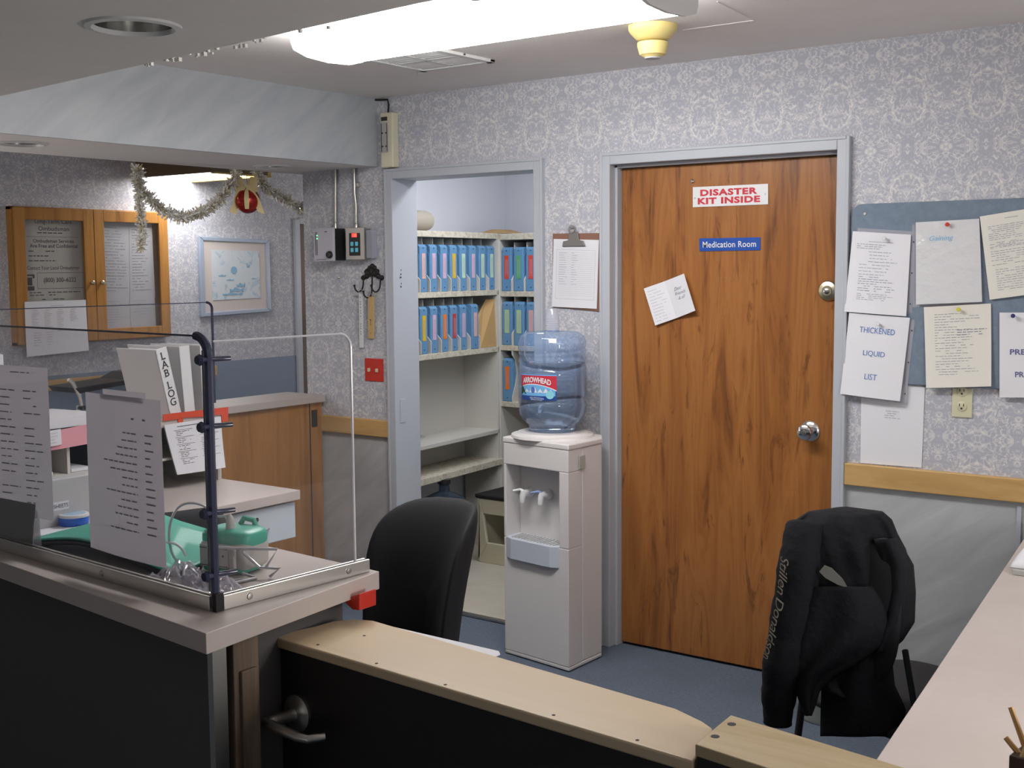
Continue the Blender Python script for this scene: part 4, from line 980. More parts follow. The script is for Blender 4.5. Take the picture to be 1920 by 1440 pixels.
band(arc, lambda u: arc(u) + .035, .0009, 'white_plastic')
band(lambda u: arc(u) + .03, lambda u: .83, .0007, mat('label_lake', (.16, .42, .72), .4), u0=.03, u1=.97)
mb = MB()
for cu, hh, ww in ((.22, .16, .14), (.36, .20, .12), (.46, .24, .12), (.60, .18, .14), (.74, .20, .13), (.86, .14, .1)):
    mb.add([lab_at(cu - ww / 2, .70, .0011), lab_at(cu + ww / 2, .70, .0011), lab_at(cu, .72 - hh, .0011)], [(0, 1, 2)])
mb.build('label_mountains', 'white_plastic', LB)
mb = MB(); mb.add([lab_at(0.02, .78, .0013), lab_at(.20, .78, .0013), lab_at(.10, .52, .0013), lab_at(.02, .42, .0013)], [(0, 1, 2, 3)]); mb.build('label_trees', mat('label_trees', (.02, .07, .05), .5), LB)
mb = MB(); mb.add([lab_at(.41 + .055 * math.cos(a_), .60 + .13 * math.sin(a_), .0015) for a_ in [k_ * math.pi / 12 for k_ in range(24)]], [tuple(range(24))]); mb.build('label_emblem', mat('label_emblem', (.08, .14, .45), .4), LB)
mb = MB(); mb.add([lab_at(.84 + .10 * math.cos(a_), .78 + .16 * math.sin(a_), .0016) for a_ in [k_ * math.pi / 12 for k_ in range(24)]], [tuple(range(24))]); mb.build('label_seal', mat('label_seal', (.25, .60, .68), .4), LB)
def ltext(s_, u, v, size, m, wfit=None, **kw):
    vs, fs = text2d(s_, size, **kw); Wl = math.radians(68) * .144; kx = 1.
    if wfit: kx = wfit * Wl / (max(p.x for p in vs) - min(p.x for p in vs))
    MB().add([lab_at(u + p.x * kx / Wl, v - p.y / .105 + .55 * (u + p.x * kx / Wl - .42) ** 2, .0018) for p in vs], fs).build('label_lettering', m, LB)
ltext('ARROWHEAD', .48, .215, .030, 'white_plastic', wfit=.78, bold=.0010, space=.96)
ltext('100% MOUNTAIN', .5, .90, .0085, 'white_plastic'); ltext('SPRING WATER', .5, .97, .0075, 'white_plastic')
# stack of clear cups on the bottle
cc_ = bc + V((.0, 0, .425))
mb = MB()
for k_ in range(6): mb.lathe([(.030, k_ * .009), (.031, k_ * .009 + .003), (.0295, k_ * .009 + .008)], cc_, 28, caps=False)
mb.lathe([(.0295, .05), (.021, .085), (.0195, .088), (.001, .0885)], cc_, 28, caps=False)
tag(mb.build('plastic_cups', 'cups', smooth=True), 'upturned stack of clear plastic cups on top of the water bottle', 'cups')

# ------------------------------------------------------------------ gate, counters, desks
def at2(p, z): q = onZ(p, z); return (q.x, q.y)
ZN = 1.0
n0, n1, n2, n3, n4 = at2((386, 1188), ZN), at2((711, 1071), ZN), at2((360, 992), ZN), (-3.96, 2.02), (-4.70, 2.08)
n5 = (-4.70, n0[1] + (-4.70 - n0[0]) * (at2((0, 1053), ZN)[1] - n0[1]) / (at2((0, 1053), ZN)[0] - n0[0]))
t = thing('service_counter', 'long beige counter with dark front, carrying the clear acrylic screens', 'counter', (n0[0], n0[1], 0))
MB().prism([n5, n0, n1, n2, n3, n4], ZN - .038, ZN).build('counter_top', 'lam', t, bevel=.0015)
MB().prism([(n0[0] - .05, n0[1] + .045), (n1[0] - .05, n1[1] - .06), (-4.55, 2.0), (n5[0] + .1, n5[1] + .045)], .0, ZN - .0385).build('front_panel', 'counter_front', t)
MB().prism([(n0[0] - .05, n0[1] + .042), (n0[0] - .036, n0[1] + .042), (n0[0] - .034, n0[1] + .072), (n0[0] - .05, n0[1] + .072)], .0, ZN - .0385).build('corner_strip', 'alu', t)
j0 = n0[1] + .085
mb = MB(); mb.box(n0[0] - .06, n0[0] - .030, j0, j0 + .06, 0, ZN - .0385); mb.box(n0[0] - .055, n0[0] - .022, j0 + .012, j0 + .05, 0, .90); mb.build('latch_post', 'jamb_dark', t, bevel=.002)
# red tray edge poking out under the counter
a_ = onX((675, 1110), -1.76)
c = [onY(p, 1.80) for p in ((672, 1114), (706, 1103), (706, 1135), (692, 1133))]
mb = MB(); mb.extr(c, (0, -.05, 0)); o = tag(mb.build('red_tray', 'red', bevel=.003), 'bright red plastic tray corner sticking out under the counter end', 'tray')
# gate
ZG = .92
g = [at2((505, 1192), ZG), at2((1300, 1427), ZG), at2((1337, 1376), ZG), at2((1335, 1364), ZG), at2((1318, 1352), ZG), at2((1268, 1328), ZG), at2((700, 1163), ZG), at2((665, 1160), ZG), at2((625, 1164), ZG), at2((590, 1174), ZG)]
t = thing('swing_gate', 'dark half-height gate with pale wooden shelf top and lever handle', 'gate', (g[0][0], g[0][1], 0))
MB().prism(g, ZG - .020, ZG).build('shelf_top', 'plank', t, bevel=.004, seg=3)
[MB().lathe([(.003, -.001), (.003, .0006)], onZ(p, ZG), 10).build('screw', 'ink_dark', t) for p in ((596, 1209), (706, 1244), (835, 1284), (1038, 1341), (1195, 1388), (683, 1192))]
ga, gb = V((*g[0], 0)), V((*g[1], 0)); gd = (gb - ga).normalized(); gn = V((-gd.y, gd.x, 0))
p0 = ga + gd * .0 + gn * .008; p1 = gb - gd * .004 + gn * .008
MB().prism([tuple(p0.xy), tuple(p1.xy), tuple((p1 + gn * .042).xy), tuple((p0 + gn * .042).xy)], .03, ZG - .0205).build('door_panel', 'gate', t)
hq = onP((560, 1336), p0, gn)
gh = MB().lathe([(.036, 0), (.036, .006), (.030, .012), (.014, .016), (.013, .05)], hq, 28, -gn).build('lever_handle', 'steel', t, smooth=True)
e0 = hq - gn * .050
MB().tube([e0, e0 - gn * .016, e0 - gn * .024 + gd * .004], [.013, .013, .010], 16).build('lever_neck', 'steel', gh, smooth=True)
MB().tube([e0 - gn * .022 - gd * .010, e0 - gn * .024 + gd * .02 + V((0, 0, -.002)), e0 - gn * .022 + gd * .085 + V((0, 0, -.006)), e0 - gn * .016 + gd * .104 + V((0, 0, -.007)), e0 + gn * .012 + gd * .118 + V((0, 0, -.007))], [.010, .0105, .009, .0085, .008], 14).build('lever_grip', 'steel', gh, smooth=True)
zz = ZG - .0215
c = [onZ(p, zz - .002) for p in ((700, 1168), (935, 1222), (938, 1228), (920, 1236), (770, 1200))]
tag(MB().extr(c, (0, 0, .0015)).build('loose_sheet', 'paper'), 'white sheet edge sliding out behind the pale gate shelf', 'paper')
# fixed half wall
ZF = .945
f_ = [at2((1303, 1395), ZF), (-.30, 1.482), (-.30, 1.592), at2((1440, 1352), ZF), at2((1370, 1340), ZF)]
t = thing('half_wall', 'fixed dark half wall with stained wooden cap right of the gate', 'half wall', (f_[0][0], f_[0][1], 0))
fe = lerp2(f_[4], f_[3], 1.0)
sl = (at2((1700, 1440), ZF)[1] - f_[4][1]) / (at2((1700, 1440), ZF)[0] - f_[4][0])
far_ = (-.30, f_[4][1] + sl * (-.30 - f_[4][0])); slf = (at2((1440, 1440), ZF)[1] - f_[0][1]) / (at2((1440, 1440), ZF)[0] - f_[0][0])
near_ = (-.30, f_[0][1] + slf * (-.30 - f_[0][0]))
MB().prism([f_[0], near_, far_, f_[4]], ZF - .018, ZF).build('wooden_cap', 'plank2', t, bevel=.002)
MB().prism([(f_[0][0] + .002, f_[0][1] + .003), (near_[0], near_[1] + .003), (far_[0], far_[1] - .003), (f_[4][0] + .002, f_[4][1] - .003)], 0, ZF - .0185).build('dark_panel', 'gate', t)
[MB().lathe([(.0065, -.001), (.0065, .0006)], onZ(p, ZF), 12).build('screw', 'ink_dark', t) for p in ((1372, 1358), (1341, 1381))]
# right desk
ZD = .76
r0, r1 = onZ((1660, 1398), ZD), onZ((1905, 1032), ZD)
dd = (r1 - r0).normalized(); q0 = r0 - dd * .42; q1 = r0 + dd * ((D - .005 - r0.y) / dd.y)
t = thing('desk', 'long pinkish-beige desk worktop along the right edge of the photo', 'desk', (q0.x, q0.y, 0))
MB().prism([(q0.x, q0.y), (.30, q0.y), (.30, D - .005), (q1.x, q1.y)], ZD - .035, ZD).build('desk_top', 'lam', t, bevel=.002)
MB().box(-.25, .28, q0.y + .05, D - .05, 0, ZD - .0355).build('cabinet', 'desk_white', t)
# paper towel bundle + box at the desk's far end
q = onZ((1888, 1076), ZD); 
t = thing('tissue_bundle', 'crumpled white tissue bundle on a grey pad, far end of right desk', 'tissues', q)
MB().grid(lambda u, v: V((q.x + .005 + .20 * u, q.y + .01 + .18 * v, ZD + .018 + .05 * math.sin(math.pi * min(1, v * 1.1)) * (.7 + .3 * math.sin(7 * u + 3 * v)) * min(1, u * 6 + .3))), 20, 12).build('tissue', 'paper', t, smooth=True, solid=.004)
MB().box(q.x + .015, q.x + .25, q.y - .005, q.y + .18, ZD + .0005, ZD + .016).build('pad', 'grey_plastic', t, bevel=.002)
# stick holder
q = V((-.37, 1.80, ZD)); hx, hy = onZ((1891, 1415), .90).x, onZ((1891, 1415), .90).y
t = thing('stick_holder', 'dark square cup full of wooden sticks at bottom right corner', 'holder', (hx, hy, ZD))
MB().prism([(hx, hy), (hx + .09, hy - .012), (hx + .10, hy + .07), (hx + .01, hy + .082)], ZD + .0005, .90).build('cup', mat('dark_brown_cup', (.06, .04, .03), .3), t, bevel=.003)
random.seed(3)
for i in range(16):
    bx, by = hx + .012 + random.random() * .075, hy + .005 + random.random() * .06; lean = V((random.uniform(-.03, .03), random.uniform(-.015, .02), random.uniform(.045, .075)))
    if i == 0: bx, by, lean = hx + .012, hy + .02, V((-.022, 0, .018))
    MB().tube([V((bx, by, .895)), V((bx, by, .90)) + lean], [.0045, .004], 6).build('wooden_stick', 'pine_tag' if i % 3 else 'kraft', t)

# back desk with drawer, hutch, ledge
MB_ = MB()
XDF = -3.52; YE = 3.335
t = thing('desk', 'beige desk with pale blue drawer against the wood panelling', 'desk', (XDF, YE, 0))
MB().box(-4.42, XDF, 2.06, YE, .722, .76).build('desk_top', 'lam', t, bevel=.002)
dr = MB().box(XDF - .04, XDF - .018, 2.93, YE - .012, .570, .712).build('drawer', 'desk_white', t, bevel=.003)
MB().box(-4.40, XDF - .042, 2.95, YE - .03, .574, .708).build('drawer_box', 'desk_white', t)
ha, hb = onX((480, 998), XDF - .018), onX((505, 990), XDF - .018)
mb = MB(); mb.tube(smooth_path([onX((478, 1001), XDF - .018), onX((478, 999), XDF + .006), onX((490, 996), XDF + .012), onX((504, 992), XDF + .006), onX((504, 990), XDF - .018)], 4), .0035, 8); mb.build('handle', 'chrome', dr, smooth=True)
MB().lathe([(.009, 0), (.008, .001)], onX((482, 975), XDF - .0178), 16, (1, 0, 0)).build('lock_hole', 'ink_dark', dr)
MB().box(-4.42, -4.38, 2.1, YE - .02, 0, .72).build('back_panel', 'desk_white', t)
MB().box(-4.38, XDF - .06, 2.10, 2.13, 0, .72).build('side_panel', 'desk_white', t)
t = thing('half_wall', 'wood-veneered half wall with beige ledge under the blue beam', 'half wall', (-4.44, 3.2, 0))
MB().box(-4.60, -4.44, 2.17, D - .012, 0, .962).build('wood_panel', 'panel_wood', t)
MB().box(-4.69, -4.41, 2.17, D - .012, .963, .998).build('ledge', 'lam_edge', t, bevel=.003)
MB().box(-4.439, -4.432, D - .085, D - .05, .84, .925).build('latch_plate', 'rubber', t, bevel=.002)
mb = MB(); mb.box(-4.4395, -4.437, D - .10, D - .094, 0, .962); mb.build('panel_seam', 'ink_dark', t)
# hutch
HX = -3.955; HZ = 1.04
t = thing('desk_hutch', 'beige pigeonhole organiser standing on the desk behind the taped papers', 'organiser', (-4.2, 2.7, .76))
MB().box(-4.40, HX, 2.10, YE, HZ - .03, HZ).build('top_panel', 'lam', t, bevel=.002)
MB().box(-4.40, HX - .02, YE - .03, YE - .012, .761, HZ - .03).build('side_panel', 'shelf', t)
MB().box(-4.40, HX - .02, 2.11, 2.13, .761, HZ - .03).build('side_panel', 'shelf', t)
MB().box(-4.41, -4.39, 2.11, YE - .012, .761, HZ - .03).build('back_panel', 'black_plastic', t)
MB().box(-4.39, HX - .02, 2.13, YE - .03, .875, .885).build('shelf', 'shelf', t)
for y in (2.36, 2.60, 2.72, 2.96): MB().box(-4.39, HX - .015, y, y + .012, .761, HZ - .03).build('divider', 'black_plastic' if y != 2.60 else 'shelf', t)
for y, z, y1 in ((2.625, .886, 2.71), (2.40, .762, 2.58), (2.40, .886, 2.55), (2.63, .762, 2.71)):
    tag(MB().box(-4.3, HX - .03, y, y1, z, z + .012).build('paper_pile', 'paper', bevel=.001), {(2.625, .886): 'small white paper pile in the upper right pigeonhole', (2.40, .762): 'paper pile in the lower left pigeonhole of the organiser', (2.40, .886): 'paper pile in the upper left pigeonhole of the organiser', (2.63, .762): 'paper pile in the lower right pigeonhole'}[(y, z)], 'paper pile', 'papers in the pigeonholes')

# binders on the hutch
def ring_binder(label, py, tilt, wd, title=None, h=.285, dpt=.25, x=HX - .02):
    t = thing('ring_binder', label, 'binder', (x, py, HZ), 'white binders on the organiser')
    M_ = Matrix.Translation(V((x, py, HZ + .001))) @ Matrix.Rotation(tilt, 4, 'X')
    mb = MB(); mb.box(-dpt, 0, 0, .004, 0, h, M_); mb.box(-dpt, 0, wd - .004, wd, 0, h, M_); mb.box(-.004, 0, 0, wd, 0, h, M_); mb.build('cover', 'white_plastic', t, bevel=.0015)
    MB().box(-dpt + .02, -.02, .006, wd - .006, .01, h - .012, M_).build('pages', 'paper', t)
    if title:
        mb = MB(); vs_all = []; zt = h - .034
        for ch in title:
            if ch == ' ': zt -= .014; continue
            vs, fs = text2d(ch, .043, bold=.0006); mb.add([M_ @ V((.0008, wd * .5 + p.x, zt + p.y)) for p in vs], fs)
            # serifs
            if ch in 'LAB':
                xs_ = [p.x for p in vs]; a_, b_ = min(xs_), max(xs_); y0 = min(p.y for p in vs)
                for xx in ({'L': (a_,), 'A': (a_ + .002, b_ - .002), 'B': (a_,)}[ch]): mb.add([M_ @ V((.0009, wd * .5 + xx + dx, zt + y0 + dz)) for dx, dz in ((-.005, 0), (.006, 0), (.006, .0018), (-.005, .0018))], [(0, 1, 2, 3)])
                if ch != 'A': mb.add([M_ @ V((.0009, wd * .5 + a_ + dx, zt - y0 + dz)) for dx, dz in ((-.005, -.0018), (.006, -.0018), (.006, 0), (-.005, 0))], [(0, 1, 2, 3)])
            zt -= .0355
        mb.build('spine_lettering', 'ink_dark', t)
    return t
ring_binder('white ring binder leaning left, spine lettered LAB LOG', 3.075, math.radians(13), .058, 'LAB LOG')
ring_binder('blank white binder standing upright right of the lettered one', 3.145, math.radians(4), .055)
ring_binder('thin white binder at the end, nearest the wood panelling', 3.235, math.radians(1), .035)
bpy.data.objects['ring_binder']
# red header strip with pinned forms
xh = HX + .004
c = [onX(p, xh) for p in ((305, 777), (427, 763), (427, 790), (305, 790))]
t = thing('file_holder', 'bright orange-red hanging strip on the organiser front', 'file holder', c[0])
S = Sheet(*c); mb = MB(); poly = []
for u, v in ((0, 0), (1, 0), (1, .95), (.90, 1.05), (.89, .5), (.78, .5), (.77, 1.05), (.73, 1.05), (.72, .6), (.30, .6), (.29, 1.6), (.23, 1.6), (.22, .75), (0, .95)): poly.append(S.at(u, v))
mb.extr(poly, (.003, 0, 0)); mb.build('strip', 'orange_red', t)
def formdraw(S, mb):
    for u0, u1 in ((.13, .46), (.56, .93)):
        for v in (.14, .28, .42, .56, .70): S.line(mb, u0, u1, v, .006); S.greek(mb, 3, v + .03, v + .10, u0 + .03, u1 - .05, .009)
    S.line(mb, .2, .75, .07, .012)
page('form_sheet', 'stack of white forms hanging below the orange-red strip', 'paper', [onX(p, xh + .008) for p in ((308, 797), (414, 781), (420, 876), (330, 890))], 'paper', .005, .01, ink='ink_dark', draw=formdraw, t=.006)
# paper pile on black tray, pink folder
zt = HZ
t = thing('letter_tray', 'black letter tray on the organiser at left', 'tray', (-4.05, 2.55, zt))
MB().box(-4.28, HX - .02, 2.40, 2.80, zt + .0005, zt + .012).build('tray', 'black_plastic', t, bevel=.004)
o = MB().prism([(-4.26, 2.42), (-3.99, 2.44), (-4.0, 2.78), (-4.27, 2.74)], zt + .014, zt + .055).build('paper_pile', 'paper', bevel=.001); tag(o, 'thick pile of white paper in the black letter tray', 'paper pile')
page('pink_folder', 'pink folder hanging over the organiser front below the letter tray', 'folder', [onX(p, xh + .004) for p in ((112, 806), (166, 795), (166, 832), (94, 845))], 'pink', .002)
page('note_slip', 'white slip clipped over the left end of the pink folder', 'paper', [onX(p, xh + .012) for p in ((92, 808), (114, 804), (116, 833), (92, 838))], 'paper', .002, draw=lambda S, mb: S.greek(mb, 4, .2, .8, .15, .8, .03))
# black scanner tray and lamp arm etc. on the ledge
zl = .998
t = thing('document_tray', 'long black shallow tray on the ledge behind the white papers', 'tray', (-4.5, 3.0, zl))
c = [onX(p, -4.46) for p in ((140, 738), (280, 712), (280, 722), (150, 748))]
MB().extr([onX(p, -4.42) for p in ((142, 728), (240, 712), (262, 699), (281, 696), (285, 712), (150, 738))], (-.20, 0, .0)).build('tray', 'black_plastic', t, bevel=.003)
t = thing('desk_lamp', 'bent chrome gooseneck arm standing on the ledge', 'lamp', onX((152, 762), -4.46))
MB().tube(smooth_path([onX(p, -4.43) for p in ((154, 765), (150, 745), (143, 730), (136, 718), (128, 712))], 5), .008, 10).build('arm', 'chrome', t, smooth=True)
MB().lathe([(.02, 0), (.018, .01), (.01, .014)], onX((154, 767), -4.43), 16).build('base', 'black_plastic', t, smooth=True)
for px, r, h, m_, lb in (((146, 768), .012, .07, 'white_plastic', 'slim white bottle right of the others on the ledge'), ((110, 768), .013, .055, 'glass', 'small clear bottle leftmost on the ledge'), ((122, 768), .012, .06, 'grey_plastic', 'small grey bottle between two others on the ledge'), ((272, 735), .022, .09, 'dark_wood', 'dark brown jar on the ledge behind the leaning binder')):
    q = onX(px, -4.48); q.z = zl
    tag(MB().lathe([(r, 0), (r, h * .7), (r * .5, h * .78), (r * .5, h), (r * .3, h + .002)], q, 20).build('small_bottle', m_, smooth=True), lb, 'bottle', 'small bottles on the ledge')
# stacked papers on hutch far left
q = onX((30, 676), -4.05)
zA = HZ
t = tag(MB().box(-4.35, -4.0, 2.14, 2.385, zA + .0005, onX((40, 662), -4.0).z).build('paper_pile', 'paper', bevel=.002), 'tall pile of papers at the left edge on the organiser', 'paper pile')
o = MB().box(-4.33, -4.02, 2.15, 2.36, onX((40, 662), -4.0).z + .0005, onX((40, 662), -4.0).z + .02).build('yellow_folder', mat('pale_yellow_card', (.62, .60, .35), .7), bevel=.002); tag(o, 'pale yellow folder topping the tall paper pile', 'folder')

# ------------------------------------------------------------------ acrylic screens
P0 = V((-1.765, 1.452, ZN)); d1 = (V((*at2((0, 1028), ZN), ZN)) - P0); d1.z = 0; d1.normalize(); P2e = V((-1.742, 1.80, ZN)); d2 = (P2e - P0).normalized(); L2 = (P2e - P0).length
def screen(label, org, d, L, zt, rr, edge_l, name='acrylic_screen', edge_m='acr_edge', er=.0085):
    """sheet from org along d, length L; rounded upper corner at the far end (u=L) or at u=0"""
    t = thing(name, label, 'screen', org, 'clear acrylic screens')
    zb = ZN + .012; n = V((-d.y, d.x, 0))
    arc_ = [(rr - rr * math.cos(a_ * math.pi / 16), zt - rr + rr * math.sin(a_ * math.pi / 16)) for a_ in range(9)]   # from side to top
    if edge_l == 'start': out = [(0, zb)] + arc_ + [(L, zt), (L, zb)]; ed = [(0, zb)] + arc_
    else: out = [(L, zb)] + [(L - a_, z) for a_, z in arc_] + [(0, zt), (0, zb)]; ed = [(L, zb)] + [(L - a_, z) for a_, z in arc_]
    MB().extr([org + d * u + n * -.003 + V((0, 0, z - ZN)) for u, z in out], n * .006).build('sheet', 'acrylic', t)
    MB().tube([org + d * u + V((0, 0, z - ZN)) for u, z in ed], er, 8).build('edge_strip', edge_m, t, smooth=True)
    oth = [ed[-1], out[-2]]
    MB().tube([org + d * u + V((0, 0, z - ZN)) for u, z in oth], .0022, 6).build('top_edge', 'acr_edge_lit' if edge_m == 'acr_edge_lit' else 'acr_edge', t)
    return t, n
def channel(t, org, d, L, n, out=1):
    mb = MB()
    for o_ in (-.010, .004): mb.extr([org + d * 0 + n * o_, org + n * (o_ + .006), org + n * (o_ + .006) + V((0, 0, .027)), org + n * o_ + V((0, 0, .027))], d * L)
    mb.build('channel', 'alu', t, bevel=.001)
    for s_ in (.16, .84): MB().lathe([(.007, 0), (.006, .002), (.002, .0025)], org + d * L * s_ + n * (.010 if out > 0 else -.010) + V((0, 0, .014)), 14, n * out).build('screw', 'steel', t)
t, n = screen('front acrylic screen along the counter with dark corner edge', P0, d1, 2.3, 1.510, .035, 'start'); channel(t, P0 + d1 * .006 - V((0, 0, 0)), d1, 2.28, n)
for z in (1.468, 1.345, 1.185, 1.068):
    q = P0 + V((0, 0, z - ZN)); MB().tube([q - d1 * .004 - d2 * .022 - UP * 0, q + d2 * .0, q + d2 * .035 + RT * .012], [.006, .0055, .0045], 10).lathe([(.008, -.006), (.011, 0), (.008, .006)], q - d2 * .018, 12, d2).build('clamp_pin', 'acr_edge', t, smooth=True)
MB().box(P0.x - .014, P0.x - .002, P0.y - .004, P0.y + .012, ZN + .034, 1.485).build('corner_bar', mat('smoky_bar', (.16, .16, .19), .25), t, bevel=.002)
MB().box(P0.x + .004, P0.x + .014, P0.y - .010, P0.y + .008, ZN + .001, ZN + .034).build('corner_block', 'rubber', t)
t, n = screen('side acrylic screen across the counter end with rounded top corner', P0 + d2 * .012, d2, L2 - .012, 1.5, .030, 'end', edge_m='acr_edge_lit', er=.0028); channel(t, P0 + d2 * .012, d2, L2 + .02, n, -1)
pf = V((-4.50, 3.735, .999)); ZNs = ZN
t, n = screen('far acrylic screen standing on the ledge before the picture', pf, V((0, -1, 0)), 1.55, 1.482, .03, 'start', er=.006)
# sheets hung on the front screen
def on_scr(p, off): return onP(p, P0 - n1_ * off, n1_)
n1_ = V((-d1.y, d1.x, 0));
if n1_.y < 0: n1_ = -n1_          # points into the station
def scr(pts, off): return [onP(p, P0 + n1_ * off, n1_) for p in pts]
def listdraw(mir, rows=14):
    def f(S, mb):
        S.greek(mb, 1, .13, .13, .55, .92, .012)
        for i in range(rows):
            v = .22 + i * .046
            if v > .84: break
            S.line(mb, .80, .80 + random.uniform(.06, .12), v, .010); e = .70; L = random.uniform(.12, .45)
            x = e - L
            while x < e: w_ = random.uniform(.03, .08); S.line(mb, x, min(e, x + w_), v, .009); x += w_ + .015
    return f
inkp = mat('print_showing_through', (.36, .34, .38), .8)
page('posted_list', 'curled white list seen from behind, nearest the dark screen edge', 'paper', scr(((160, 735), (300, 751), (312, 1066), (170, 1026)), .012), 'paper_grey', .006, .0, ink=inkp, draw=listdraw(True))
page('posted_list', 'blank white sheet peeking out above the curled list', 'paper', scr(((192, 729), (272, 737), (272, 752), (193, 743)), .018), 'paper_grey', .001)
page('posted_list', 'large white list seen from behind at the left edge of the photo', 'paper', scr(((-120, 676), (88, 690), (101, 976), (-110, 945)), .014), 'paper_grey', .004, .0, ink=inkp, draw=lambda S, mb: (S.greek(mb, 1, .04, .04, .7, .86, .008), S.greek(mb, 16, .16, .9, .60, .76, .008), S.greek(mb, 16, .16, .9, .80, .95, .008)))
page('posted_card', 'dark grey card hanging below the large list at left edge', 'card', scr(((-110, 912), (66, 946), (60, 1026), (-110, 1005)), .010), 'paper_dark', .004)
page('sheet_sleeve', 'folded clear plastic sleeve hanging beside the dark grey card', 'sheet sleeve', scr(((58, 950), (72, 955), (78, 1031), (62, 1027)), .016), 'clearsleeve', .006)

# ------------------------------------------------------------------ things on the counter
def CZ(px, z=ZN): return onZ(px, z)
# green binder, flopped open
pts_n = [CZ(p) for p in ((25, 1028), (95, 1026), (200, 1058), (285, 1083), (372, 1068))]
t = thing('green_folder', 'large green plastic folder sprawled on the counter behind the screen', 'folder', CZ((200, 1030)))
fa, fb, fc, fd = CZ((22, 1028)), CZ((352, 1066)), CZ((420, 1002)), CZ((140, 1000))
def gf(u, v, off=0.):
    near = [CZ(p) for p in ((30, 1030), (130, 1043), (220, 1070), (300, 1086), (375, 1071))]
    far = [CZ(p) for p in ((60, 1022), (165, 1008), (240, 985), (300, 978), (420, 1012))]
    def cr_(L, s_):
        s_ = min(max(s_, 0), .9999) * (len(L) - 1); i = int(s_); f = s_ - i; a, b, c_, d_ = L[max(i - 1, 0)], L[i], L[i + 1], L[min(i + 2, len(L) - 1)]
        return .5 * ((2 * b) + (c_ - a) * f + (2 * a - 5 * b + 4 * c_ - d_) * f * f + (3 * b - a - 3 * c_ + d_) * f ** 3)
    p = cr_(near, u).lerp(cr_(far, u), v); p.z = ZN + .012 + .034 * math.sin(math.pi * min(1, u * 1.2)) * (1 - .3 * v) + off; k_ = p.z - ZN
    return p + (CAM - p).normalized() * 0 + V((0, 0, 0)) + ( (p - CAM) * (-(k_) / (CAM.z - ZN)) * 1.0 if True else V((0, 0, 0))) * V((1, 1, 0)).length * 0
MB().grid(gf, 24, 8).build('cover', 'green', t, smooth=True, solid=.004)
MB().grid(lambda u, v: gf(u, v * .96 + .02, -.010), 24, 8).build('lining', 'black_plastic', t, smooth=True, solid=.010)
# printed leaflets
def flat(name, label, cat, pts, m, draw=None, z=.003, group=None):
    c = [CZ(p, ZN + z) for p in pts]; o, S = page(name, label, cat, c, m, 0, 0, ink='ink_blue', draw=draw, group=group); return o
flat('leaflet', 'white leaflet with blue print lying left of the green folder', 'paper', ((77, 1000), (172, 982), (176, 1003), (78, 1024)), 'paper', lambda S, mb: S.greek(mb, 4, .25, .8, .05, .95, .05))
flat('leaflet', 'blank white sheet beneath the blue tub', 'paper', ((72, 990), (176, 968), (178, 984), (74, 1006)), 'paper', None, .0012)
# blue tub
q = CZ((139, 984)); r = .036
t = thing('wipes_tub', 'round bright blue tub with white lid label on the counter', 'tub', q)
MB().lathe([(r * .95, .001), (r, .005), (r, .020), (r * .99, .023)], q, 40).build('tub', 'blue_tub', t, smooth=True)
MB().lathe([(r * 1.01, .022), (r * 1.02, .026), (r * .98, .029), (r * .80, .0295)], q, 40).build('lid', 'white_plastic', t, smooth=True)
MB().lathe([(r * .80, .0296), (.001, .0300)], q, 40, caps=False).build('lid_label', mat('lid_print', (.35, .48, .62), .5), t, smooth=True)
# white binder standing at the back of the counter
c = [CZ((84, 992)), CZ((172, 975))]
q0_, q1_ = c; zt_ = onY((100, 915), q0_.y).z
t = thing('ring_binder', 'grey-white binder lying on edge with SHEETS label beside the blue tub', 'binder', q0_)
dv_ = (q1_ - q0_).normalized(); nn_ = V((-dv_.y, dv_.x, 0)); 
MB().extr([q0_ - dv_ * .12, q1_ + dv_ * .05, q1_ + dv_ * .05 + nn_ * .05, q0_ - dv_ * .12 + nn_ * .05], V((0, 0, .118))).build('cover', mat('off_white_vinyl', (.52, .51, .52), .4), t, bevel=.003)
S = Sheet(q0_ + V((0, 0, .118)), q1_ + V((0, 0, .118)), q1_, q0_)
MB().extr([S.at(u, v, .0008) for u, v in ((.18, .48), (.52, .48), (.52, .66), (.18, .66))], nn_ * .0006).build('label_sticker', 'paper', t)
mb = MB(); S.fit(mb, 'SHEETS', .20, .50, .53, .61, off=.0016); mb.build('label_lettering', 'ink_dark', t)
# green and grey portable suction / lantern unit
qc = CZ((403, 1080)); ax = (CZ((478, 1078)) - CZ((368, 1064))); ax.z = 0; ax.normalize(); ay = V((-ax.y, ax.x, 0))
t = thing('portable_device', 'rounded green and grey electronic device lying on the counter behind the screen', 'device', qc)
def rbox(u0, u1, v0, v1, z0, z1, k=3.2, taper=0.):
    cu, cv, cz = (u0 + u1) / 2, (v0 + v1) / 2, (z0 + z1) / 2
    def f(a_, b_):
        th = 2 * math.pi * a_; ph = math.pi * (b_ - .5)
        sg = lambda x, e: math.copysign(abs(x) ** e, x)
        e = 2 / k; x = sg(math.cos(ph), e) * sg(math.cos(th), e); y = sg(math.cos(ph), e) * sg(math.sin(th), e); z = sg(math.sin(ph), e)
        return qc + ax * (cu + x * (u1 - u0) / 2) + ay * (cv + y * (v1 - v0) / 2) + V((0, 0, ZK * (cz + z * (z1 - z0) / 2)))
    return MB().grid(f, 40, 20, wrap=True)
WD = (CZ((478, 1078)) - CZ((365, 1064))).length / 2 * .80; ZK = .82
rbox(-WD, WD, .02, .115, .055, .112, 4).build('green_cap', 'green', t, smooth=True, angle=180)
rbox(-WD * .97, WD * 1.0, .018, .112, .008, .085, 6).build('grey_body', 'grey_plastic', t, smooth=True, angle=180)
